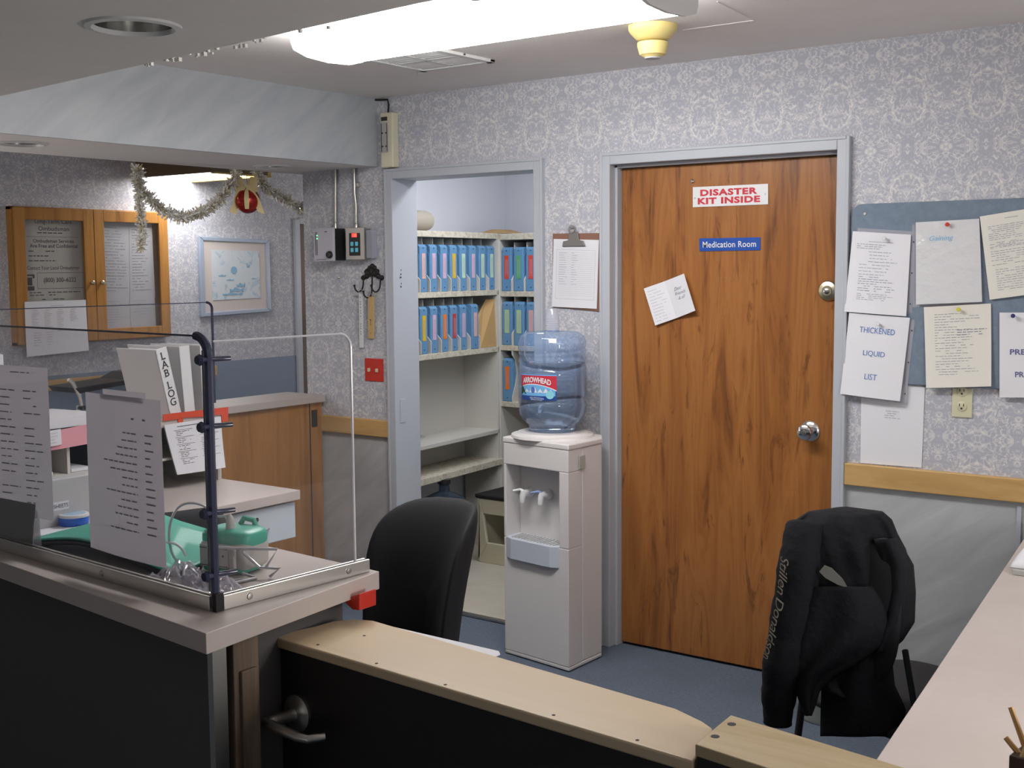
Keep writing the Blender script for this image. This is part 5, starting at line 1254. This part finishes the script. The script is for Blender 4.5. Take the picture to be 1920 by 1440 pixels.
rbox(-WD * .9, WD * .9, .015, .105, .001, .022, 4).build('green_base', 'green', t, smooth=True, angle=180)
mb = MB(); S = Sheet(*[qc + ax * u + ay * .010 + V((0, 0, z)) for u, z in ((-WD * .75, .062), (WD * .45, .062), (WD * .45, .015), (-WD * .75, .015))])
mb.slab(S.at(0, 0), S.at(1, 0), S.at(1, 1), S.at(0, 1), .008); dsp = mb.build('side_panel', mat('pale_grey_panel', (.50, .49, .47), .4), t, bevel=.002)
mb = MB(); S.rect(mb, .02, .98, .12, .15, .002); S.rect(mb, .02, .98, .90, .93, .002); S.rect(mb, .8, .86, .4, .5, .002); mb.build('groove', 'ink_dark', dsp)
mb = MB(); mb.slab(*[qc + ax * u + ay * .006 + V((0, 0, z)) for u, z in ((WD * .50, .062), (WD * .72, .060), (WD * .72, .010), (WD * .50, .010))], .01); mb.build('clasp', 'grey_plastic', t, bevel=.003)
MB().tube([qc + ax * (-WD * .2) + ay * .10 + V((0, 0, .085)), qc + ax * 0 + ay * .10 + V((0, 0, .103)), qc + ax * (WD * .4) + ay * .10 + V((0, 0, .100)), qc + ax * (WD * .5) + ay * .10 + V((0, 0, .085))], .006, 8).build('carry_handle', 'green', t, smooth=True)
pc = qc + ax * .004 + ay * .05 + V((0, 0, .086))
MB().tube([pc, pc + V((0, 0, .012)), pc + V((0, 0, .026)) - ax * .002, pc + V((0, 0, .034)) - ax * .003], [.011, .010, .008, .004], 12).build('plug', 'grey_plastic', t, smooth=True)
# cord loops: fixed on the plane through the device
def PP(px, o_=pc): return onP(px, o_, V((FW.x, FW.y, 0)).normalized())
MB().tube(smooth_path([pc + V((0, 0, .034)), PP((406, 968)), PP((385, 950)), PP((358, 943)), PP((335, 951)), PP((321, 975)), PP((317, 1005)), PP((322, 1035)), PP((333, 1052)), PP((350, 1056))], 5), .0026, 8).build('cord', 'wire', t, smooth=True)
MB().tube(smooth_path([PP((312, 1016)), PP((330, 1020)), PP((342, 1030)), PP((348, 1042))], 5), .003, 8).build('tube', 'white_plastic', t, smooth=True)
# wire rack
def WR(px, s_): return onP(px, qc + ay * s_, V((FW.x, FW.y, 0)).normalized())
t = thing('wire_stand', 'bent grey wire bookstand in front of the green device', 'wire stand', CZ((400, 1115)))
mb = MB()
for pth in ([((388, 1026), -.03), ((438, 1028), -.02), ((520, 1030), -.02), ((498, 1065), -.02), ((487, 1064), -.02), ((455, 1035), -.03)], [((487, 1064), -.02), ((524, 1066), -.02), ((506, 1096), -.03)], [((391, 1069), -.04), ((438, 1110), -.06), ((455, 1112), -.05)],
            [((344, 1126), -.13), ((345, 1070), -.10), ((351, 1061), -.08), ((360, 1066), -.07), ((371, 1078), -.07), ((374, 1100), -.10), ((379, 1134), -.14)], [((455, 1075), -.03), ((480, 1090), -.04), ((440, 1104), -.08), ((395, 1125), -.12)], [((395, 1085), -.05), ((420, 1106), -.08)]):
    pp = [WR(p, s_) for p, s_ in pth]
    for q in pp: q.z = max(q.z, ZN + .004)
    mb.tube(pp, .0034, 8)
mb.build('wires', 'wire', t, smooth=True)
# crinkled plastic bags
def bag(c0, c1, label, h=.03, seed=1, w_=.12):
    a, b = CZ(c0), CZ(c1); d_ = (b - a); L = d_.length; d_.normalize(); nn = V((-d_.y, d_.x, 0)); rg = random.Random(seed)
    ph = [rg.uniform(0, 6) for _ in range(8)]
    def f(u, v):
        z = h * (math.sin(math.pi * u) * math.sin(math.pi * v)) ** .5 * (.55 + .25 * math.sin(13 * u + ph[0] + 5 * v) + .2 * math.sin(23 * v + ph[1] - 9 * u) + .15 * math.sin(41 * u + 31 * v + ph[2]))
        return a + d_ * (u * L + .006 * math.sin(17 * v + ph[3])) + nn * (v * w_ + .008 * math.sin(15 * u + ph[4])) + V((0, 0, .002 + abs(z)))
    return tag(MB().grid(f, 44, 26).build('plastic_bag', 'bag', smooth=True, angle=25), label, 'plastic bag', 'clear plastic bags on the counter')
bag((238, 1092), (378, 1138), 'crinkled clear plastic bag in the counter corner, left of the dark bar', .048, 1, .12)
bag((402, 1132), (462, 1104), 'crinkled clear plastic bag under the green device', .030, 5, .11)
tag(MB().prism([at2(p, ZN) for p in ((300, 1108), (338, 1121), (352, 1112), (316, 1099))], ZN + .001, ZN + .012).build('purple_packet', mat('purple_packet', (.22, .16, .30), .5), bevel=.002), 'dull purple packet inside the clear bag', 'packet')

# ------------------------------------------------------------------ corridor wall: notice cabinet, picture, door
XL = -7.1
cTL, cTR, cBR, cBL = (onX(p, XL + .06) for p in ((20, 383), (312, 397), (314, 636), (28, 652)))
y0c, y1c, z0c, z1c = cTL.y, cTR.y, 1.165, 2.035
t = thing('notice_cabinet', 'oak wall cabinet with two glazed doors holding posted notices', 'cabinet', (XL, y0c, z0c))
mb = MB(); mb.box(XL, XL + .055, y0c, y0c + .02, z0c, z1c); mb.box(XL, XL + .055, y1c - .02, y1c, z0c, z1c); mb.box(XL, XL + .055, y0c, y1c, z0c, z0c + .02); mb.box(XL, XL + .055, y0c, y1c, z1c - .02, z1c); mb.build('case', 'cab_wood', t, bevel=.002)
MB().box(XL + .001, XL + .008, y0c + .02, y1c - .02, z0c + .02, z1c - .02).build('backing', 'kraft', t)
ym = (onX((172, 395), XL + .06).y)
for ya, yb_ in ((y0c + .006, ym - .002), (ym + .002, y1c - .006)):
    mb = MB(); fwd = .075; xa, xb = XL + .056, XL + .076
    mb.box(xa, xb, ya, ya + fwd, z0c + .006, z1c - .006); mb.box(xa, xb, yb_ - fwd, yb_, z0c + .006, z1c - .006); mb.box(xa, xb, ya + fwd, yb_ - fwd, z0c + .006, z0c + .006 + fwd); mb.box(xa, xb, ya + fwd, yb_ - fwd, z1c - .006 - fwd, z1c - .006)
    d_ = mb.build('door', 'cab_wood', t, bevel=.003)
    MB().box(xa + .006, xa + .009, ya + fwd, yb_ - fwd, z0c + fwd, z1c - fwd).build('glass_pane', 'glass', d_)
    yk = yb_ - .035 if ya < y0c + .1 else ya + .035
    MB().lathe([(.008, 0), (.007, .012), (.014, .018), (.015, .026), (.008, .032)], (xb, yk, onX((175, 530), XL).z), 16, (1, 0, 0)).build('knob', 'brass', d_, smooth=True)
xp = XL + .02
def poster(S, mb):
    S.fit(mb, 'Long-Term Care', .22, .80, .035, .095); S.fit(mb, 'Ombudsman', .27, .75, .115, .165); S.greek(mb, 1, .19, .19, .25, .75, .010); S.line(mb, .05, .9, .235, .003)
    S.fit(mb, 'Ombudsman Services', .18, .82, .262, .302, bold=.001); S.fit(mb, 'Are Free and Confidential', .13, .88, .318, .360, bold=.001)
    S.greek(mb, 3, .40, .51, .1, .85, .010); S.fit(mb, 'Contact Your Local Ombudsman', .07, .90, .570, .612)
    for v in (.65, .83): S.line(mb, .22, .97, v, .004)
    S.rect(mb, .22, .224, .65, .83); S.fit(mb, '(800) 300–6222', .32, .84, .705, .775, bold=.001)
    S.rect(mb, .03, .17, .80, .85); S.rect(mb, .06, .14, .70, .79); S.line(mb, .02, .18, .675, .02); S.rect(mb, .02, .05, .675, .71); S.rect(mb, .15, .18, .675, .71)
    S.greek(mb, 2, .875, .905, .1, .95, .010); S.greek(mb, 1, .955, .955, .1, .9, .010)
page('poster', 'ombudsman poster with phone number behind the left cabinet door', 'poster', [onX(p, xp) for p in ((37, 404), (157, 408), (162, 566), (45, 570))], 'paper_warm', .001, ink=mat('soft_black_ink', (.14, .14, .16), .8), draw=poster, group=None)
dense = lambda a_, b_, n_=16: (lambda S, mb: S.greek(mb, n_, a_, b_, .1, .9, .008))
page('notice_page', 'typed page behind the right cabinet door, beside the centre post', 'paper', [onX(p, xp) for p in ((190, 411), (243, 415), (246, 560), (193, 560))], 'paper', .001, draw=dense(.1, .9, 22))
page('notice_page', 'typed page behind the right cabinet door, under the tinsel tail', 'paper', [onX(p, xp + .002) for p in ((242, 413), (284, 414), (291, 557), (244, 559))], 'paper', .001, draw=dense(.12, .9, 22))
page('notice_page', 'lower left page behind the right cabinet door', 'paper', [onX(p, xp + .004) for p in ((194, 559), (244, 559), (245, 622), (197, 625))], 'paper', .001, draw=dense(.1, .7, 9))
page('notice_page', 'lower right page behind the right cabinet door', 'paper', [onX(p, xp + .006) for p in ((243, 558), (290, 556), (293, 618), (246, 622))], 'paper', .001, draw=dense(.1, .5, 6))
def sched(S, mb):
    S.line(mb, .4, .62, .09, .006)
    for u in (.10, .30, .50, .72):
        S.line(mb, u + .02, u + .1, .17, .008)
        for k_ in range(10 if u < .6 else 7): S.line(mb, u, u + random.uniform(.05, .13), .21 + k_ * .03, .007)
    for u in (.12, .32):
        for k_ in range(6): S.line(mb, u, u + random.uniform(.06, .13), .58 + k_ * .045, .007)
    S.line(mb, .50, .62, .57, .010, dv=-.03); S.line(mb, .13, .22, .72, .010, dv=-.01)
page('schedule_page', 'large white schedule taped over the lower left cabinet door', 'paper', [onX(p, XL + .082) for p in ((46, 566), (161, 562), (165, 657), (49, 669))], 'paper', .004, .01, draw=sched)
page('note_slip', 'tiny white slip taped on the wallpaper below the cabinet', 'paper', [onX(p, XL + .004) for p in ((211, 651), (232, 652), (224, 658), (210, 659))], 'paper', .001)
# picture
t = thing('picture_frame', 'framed pale blue watercolour on the corridor wall', 'picture', onX((440, 520), XL))
pc4 = [onX(p, XL + .03) for p in ((374, 443), (505.5, 450), (509.5, 584), (378.5, 594.5))]; S = Sheet(*pc4)
mb = MB()
fr4 = [S.at(*uv) for uv in ((.055, .05), (.945, .05), (.945, .95), (.055, .95))]
for i in range(4):
    a, b, c_, d_ = S.at(*((0, 0), (1, 0), (1, 1), (0, 1))[i]), S.at(*((0, 0), (1, 0), (1, 1), (0, 1))[(i + 1) % 4]), fr4[(i + 1) % 4], fr4[i]
    mb.slab(a, b, c_, d_, .028)
mb.build('frame', mat('blue_grey_picture_frame', (.33, .39, .50), .35), t, bevel=.004)
MB().slab(*[S.at(*uv, -.010) for uv in ((.05, .045), (.95, .045), (.95, .955), (.05, .955))], .006).build('mat_board', mat('cream_mat_board', (.62, .56, .53), .7), t)
Ma = mat('watercolour_paint', (.55, .65, .74), .6); T_ = NT(Ma); p_ = T_.pos(); vec_ = T_.comb(0., p_[1], p_[2])
nz = T_.noise(vec_, 9, 5, .65, .8); c_ = T_.ramp(nz, [(.40, (.60, .66, .71)), (.55, (.63, .68, .72)), (.66, (.34, .50, .64)), (.74, (.58, .64, .70))]); T_.l(c_, T_.b.inputs['Base Color'])
MB().slab(*[S.at(*uv, -.006) for uv in ((.165, .16), (.845, .16), (.845, .80), (.165, .80))], .003).build('painting', Ma, t)
mb = MB(); cx, cy = .47, .42; mb.add([S.at(cx + .045 * math.cos(k_ * .3927), cy + .05 * math.sin(k_ * .3927), -.004) for k_ in range(16)], [tuple(range(16))]); mb.build('painted_ball', mat('blue_paint_dab', (.24, .43, .60), .6), t)
mb = MB()
for (u, v), (du, dv_) in (((.30, .72), (.28, .03)), ((.40, .66), (.20, .05)), ((.72, .53), (.06, .015)), ((.66, .36), (.03, .03)), ((.50, .60), (.12, .05)), ((.25, .48), (.1, .02)), ((.36, .54), (.1, .02))):
    mb.add([S.at(u + du * (k_ / 5) + .004 * math.sin(k_ * 9), v + dv_ * math.sin(k_ * 2.1) * .4, -.0035) for k_ in range(6)] + [S.at(u + du * (k_ / 5), v + dv_ * (.8 + .3 * math.sin(k_ * 3)), -.0035) for k_ in range(5, -1, -1)], [tuple(range(12))])
mb.build('brush_strokes', bpy.data.materials['blue_paint_dab'], t)
# far corridor door
y0d = onX((554, 417), XL).y - .03
mb = MB(); mb.box(XL, XL + .03, y0d, y0d + .05, 0, 2.02); mb.box(XL, XL + .03, y0d + .05, y0d + 1.0, 1.985, 2.03); mb.box(XL, XL + .03, y0d + 1.0, y0d + 1.05, 0, 2.03); struct(mb.build('door_4', 'frame', bevel=.003))
struct(MB().box(XL + .001, XL + .012, y0d + .05, y0d + 1.0, .01, 1.985).build('door_5', 'dark_wood'))
mb = MB(); mb.box(XL + .006, XL + .035, y0c - 3, onX((402, 700), XL).y, .86, .93); struct(mb.build('trim_10', 'rail', bevel=.004))

# ------------------------------------------------------------------ chairs
def padded(W, H, T, curve=0., k=2.8, taper=0., flare=0.):
    """upholstered pad: width along x, height along z, thickness along y; curve bends it back towards +y at the sides; flare bends the top"""
    def f(a_, b_):
        th = 2 * math.pi * a_; ph = math.pi * (b_ - .5); e = 2 / k
        sg = lambda x, e_: math.copysign(abs(x) ** e_, x)
        x = sg(math.cos(ph), .75) * sg(math.cos(th), e); z = sg(math.cos(ph), .75) * sg(math.sin(th), e); y = math.sin(ph)
        wz_ = 1 - taper * (1 - z) / 2
        return V((x * W / 2 * wz_, y * T / 2 + curve * (x * wz_) ** 2 + flare * (z * .5 + .5) ** 2, z * H / 2))
    return f
def office_chair(label, loc, rz, back_z=(.47, .97), W=.46, flare=-.05, curve=.07):
    """seat and back facing +y locally; back pad behind at y<0"""
    t = thing('office_chair', label, 'chair', loc, 'black office chairs', rz)
    H = back_z[1] - back_z[0]; f = padded(W, H, .085, curve, 3.0, .22, flare)
    f = padded(W, H, .10, curve, 4.4, .16, flare)
    MB().grid(lambda a_, b_: f(a_, b_) + V((0, -.24, (back_z[0] + back_z[1]) / 2)), 48, 20, wrap=True).build('backrest', 'chair', t, smooth=True, angle=180, local=True)
    g_ = padded(.48, .46, .09, 0, 3.2)
    MB().grid(lambda a_, b_: (lambda p: V((p.x, p.z + .0, p.y + .44)))(g_(a_, b_)), 48, 16, wrap=True).build('seat', 'chair', t, smooth=True, angle=180, local=True)
    MB().tube([V((0, -.05, .385)), V((0, -.24, .37)), V((0, -.30, .42)), V((0, -.285, .60))], .016, 10).build('back_bar', 'black_plastic', t, smooth=True, local=True)
    MB().tube([V((0, 0, .10)), V((0, 0, .40))], .025, 16).build('gas_column', 'black_plastic', t, smooth=True, local=True)
    for i in range(5):
        a_ = i * 2 * math.pi / 5; e = V((math.cos(a_) * .28, math.sin(a_) * .28, .075))
        MB().tube([V((0, 0, .11)), e], [.028, .016], 10).build('base_arm', 'black_plastic', t, smooth=True, local=True)
        MB().lathe([(.014, -.018), (.027, -.016), (.027, .016), (.014, .018)], e - V((0, 0, .047)), 18, (-math.sin(a_), math.cos(a_), 0)).build('caster', 'rubber', t, smooth=True, local=True)
    return t
ch1 = office_chair('black office chair standing behind the gate, before the closet', (-2.285, 2.40, 0), math.radians(171), (.42, .955), .40, -.12, .16)
ch0 = office_chair('dark office chair half hidden by the curled list at the back desk', (-3.28, 2.42, 0), math.radians(70), (.46, .90), .42)
# visitor chair with jacket at the right
LC2 = V((-1.07, 3.28, 0)); RZ2 = math.radians(-25)
t = thing('side_chair', 'black armless chair under a draped jacket at the right desk', 'chair', LC2, None, RZ2)
f = padded(.36, .40, .05, .03, 3.0, .1)
MB().grid(lambda a_, b_: f(a_, b_) + V((0, -.25, .73)), 40, 16, wrap=True).build('backrest', 'chair', t, smooth=True, angle=180, local=True)
g_ = padded(.56, .52, .085, 0, 4)
MB().grid(lambda a_, b_: (lambda p: V((p.x, p.z + .02, p.y + .43)))(g_(a_, b_)), 40, 14, wrap=True).build('seat', 'chair', t, smooth=True, angle=180, local=True)
for sx in (-1, 1):
    MB().tube([V((sx * .21, .22, .40)), V((sx * .22, .24, .0))], .011, 10).build('leg', 'black_plastic', t, smooth=True, local=True)
    MB().tube([V((sx * .21, -.20, .40)), V((sx * .22, -.25, .0))], .011, 10).build('leg', 'black_plastic', t, smooth=True, local=True)
    MB().tube([V((sx * .185, -.17, .42)), V((sx * .19, -.19, .52)), V((sx * .185, -.22, .66))], .008, 10).build('back_strut', 'black_plastic', t, smooth=True, local=True)

# jacket, hung over the backrest: outline follows the drape, modelled with its own depth
jb = (Matrix.Translation(LC2) @ Matrix.Rotation(RZ2, 4, 'Z') @ V((0, -.25, .73)))
VN = V((jb.x, jb.y, 0)).normalized(); VRR = V((VN.y, -VN.x, 0))
def JP(px, off=0.): return onP(px, jb + VN * off, VN)
rows = [  # (left px, right px, image y)
    ((1560, 1600), 954), ((1515, 1655), 960), ((1492, 1672), 975), ((1484, 1683), 1000), ((1480, 1700), 1030), ((1478, 1709), 1060), ((1476, 1712), 1093), ((1474, 1710), 1130), ((1472, 1711), 1165), ((1474, 1698), 1190), ((1478, 1672), 1212), ((1484, 1666), 1240), ((1496, 1672), 1268), ((1530, 1674), 1284)]
def jacket(a_, b_):
    s_ = b_ * (len(rows) - 1); i = min(int(s_), len(rows) - 2); fr_ = s_ - i
    (l0, r0_), y0_ = rows[i]; (l1, r1_), y1_ = rows[i + 1]
    l, r, y = l0 + (l1 - l0) * fr_, r0_ + (r1_ - r0_) * fr_, y0_ + (y1_ - y0_) * fr_
    th = 2 * math.pi * a_; cx_ = (l + r) / 2; hw = (r - l) / 2
    dep = .085 * min(1, .35 + b_ * 2.2) * (1 + .12 * math.sin(9 * b_ + 3 * math.cos(th)))
    fold = .010 * math.sin(7 * th + 6 * b_) * min(1, b_ * 3) + .008 * math.sin(13 * th - 9 * b_) * min(1, b_ * 2)
    q = JP((cx_ + hw * math.cos(th) * (1 + .012 * math.sin(14 * b_ + 2 * th)), y))
    return q + VN * (math.sin(th) * dep + fold)
mb = MB().grid(jacket, 72, 52, wrap=True)
n_ = 72; mb.f.append(tuple(range(n_ - 1, -1, -1))); mb.f.append(tuple(52 * n_ + j for j in range(n_)))
tj = thing('jacket', 'black jacket with script lettering down the sleeve, draped over chair', 'jacket', jb)
mb.build('body', 'jacket', tj, smooth=True, angle=180)
def sleeve(pts, rad, off, nm='sleeve'):
    P_ = smooth_path([JP(p, off[i] if isinstance(off, (list, tuple)) else off) for i, p in enumerate(pts)], 6)
    R2 = []
    for i in range(len(P_)):
        s_ = i / (len(P_) - 1) * (len(rad) - 1); k_ = min(int(s_), len(rad) - 2); r_ = rad[k_] + (rad[k_ + 1] - rad[k_]) * (s_ - k_); R2.append(r_ * (1 + .035 * math.sin(i * .9) + .02 * math.sin(i * 2.3)))
    return MB().tube(P_, R2, 20).build(nm, 'jacket', tj, smooth=True, angle=180)
sl1 = sleeve([(1508, 985), (1500, 1040), (1492, 1110), (1478, 1180), (1465, 1260), (1460, 1310), (1458, 1356)], [.045, .052, .055, .050, .050, .044, .036], [-.05, -.085, -.09, -.09, -.085, -.08, -.08])
def drape(rows_, off, amp, name, thick=.012):
    def f_(a_, b_):
        s_ = b_ * (len(rows_) - 1); i = min(int(s_), len(rows_) - 2); k_ = s_ - i
        (l0, r0_), y0_ = rows_[i]; (l1, r1_), y1_ = rows_[i + 1]
        x = (l0 + (l1 - l0) * k_) * (1 - a_) + (r0_ + (r1_ - r0_) * k_) * a_; y = y0_ + (y1_ - y0_) * k_
        return JP((x, y), off - amp * math.sin(math.pi * a_) ** .7 - .008 * math.sin(11 * a_ + 5 * b_) * min(1, 3 * b_ + .3))
    return MB().grid(f_, 30, 30).build(name, 'jacket', tj, smooth=True, angle=180, solid=thick)
drape([((1518, 1632), 1100), ((1508, 1652), 1130), ((1502, 1668), 1170), ((1498, 1650), 1208), ((1494, 1606), 1242), ((1492, 1562), 1264), ((1494, 1534), 1292), ((1504, 1526), 1320), ((1513, 1518), 1341)], -.10, .035, 'front_flap')
drape([((1640, 1680), 1010), ((1648, 1709), 1060), ((1650, 1713), 1110), ((1640, 1711), 1165), ((1636, 1690), 1198), ((1640, 1662), 1222)], -.045, .055, 'side_fold')
drape([((1560, 1650), 1150), ((1552, 1662), 1200), ((1545, 1672), 1250), ((1542, 1675), 1285), ((1541, 1695), 1330), ((1541, 1690), 1380)], -.06, .03, 'back_hem')
# added grey patch standing in for wall seen through a gap between the folds
mb = MB(); mb.extr([JP(p, -.135) for p in ((1536, 1072), (1546, 1060), (1560, 1066), (1580, 1086), (1590, 1103), (1570, 1096), (1548, 1084))], VN * .004)
mb.build('gap_patch', mat('wall_grey_patch', (.16, .16, .145), .7), tj)
# script lettering following the sleeve
vs, fs = text2d('Stillen Donaldson', .036, shear=.45, space=.92)
x0 = min(v.x for v in vs); x1 = max(v.x for v in vs)
path = [(1487, 1046), (1482, 1100), (1474, 1150), (1462, 1200), (1452, 1240)]
pp = smooth_path([JP(p, -.150) for p in path], 8); nP = len(pp) - 1
def along(v):
    s_ = (v.x - x0) / (x1 - x0) * nP; i = min(int(s_), nP - 1); q = pp[i].lerp(pp[i + 1], s_ - i); tdir = (pp[i + 1] - pp[i]).normalized(); side = tdir.cross(VN).normalized()
    if side.dot(RT) < 0: side = -side
    return q + side * (v.y * .85 - .022) + VN * (abs(v.y) * .2)
MB().add([along(v) for v in vs], fs).build('script_lettering', mat('dull_gold_thread', (.20, .18, .14), .6), tj)
# waste bin
wb = onZ((1522, 1350), 0); wb = V((wb.x, wb.y, 0)) 
t = thing('waste_bin', 'pale grey-green waste bin on the carpet behind the jacket', 'bin', wb + V((.02, .05, 0)))
MB().lathe([(.095, .001), (.10, .01), (.125, .30), (.130, .305), (.130, .315), (.120, .315), (.095, .012), (.001, .010)], wb + V((.03, .06, 0)), 36, caps=False).build('bin_body', mat('pale_bin_plastic', (.50, .52, .46), .5), t, smooth=True)
MB().lathe([(.131, .300), (.135, .305), (.131, .312)], wb + V((.03, .06, 0)), 36, caps=False).build('rim', mat('bin_rim', (.45, .47, .42), .5), t, smooth=True)
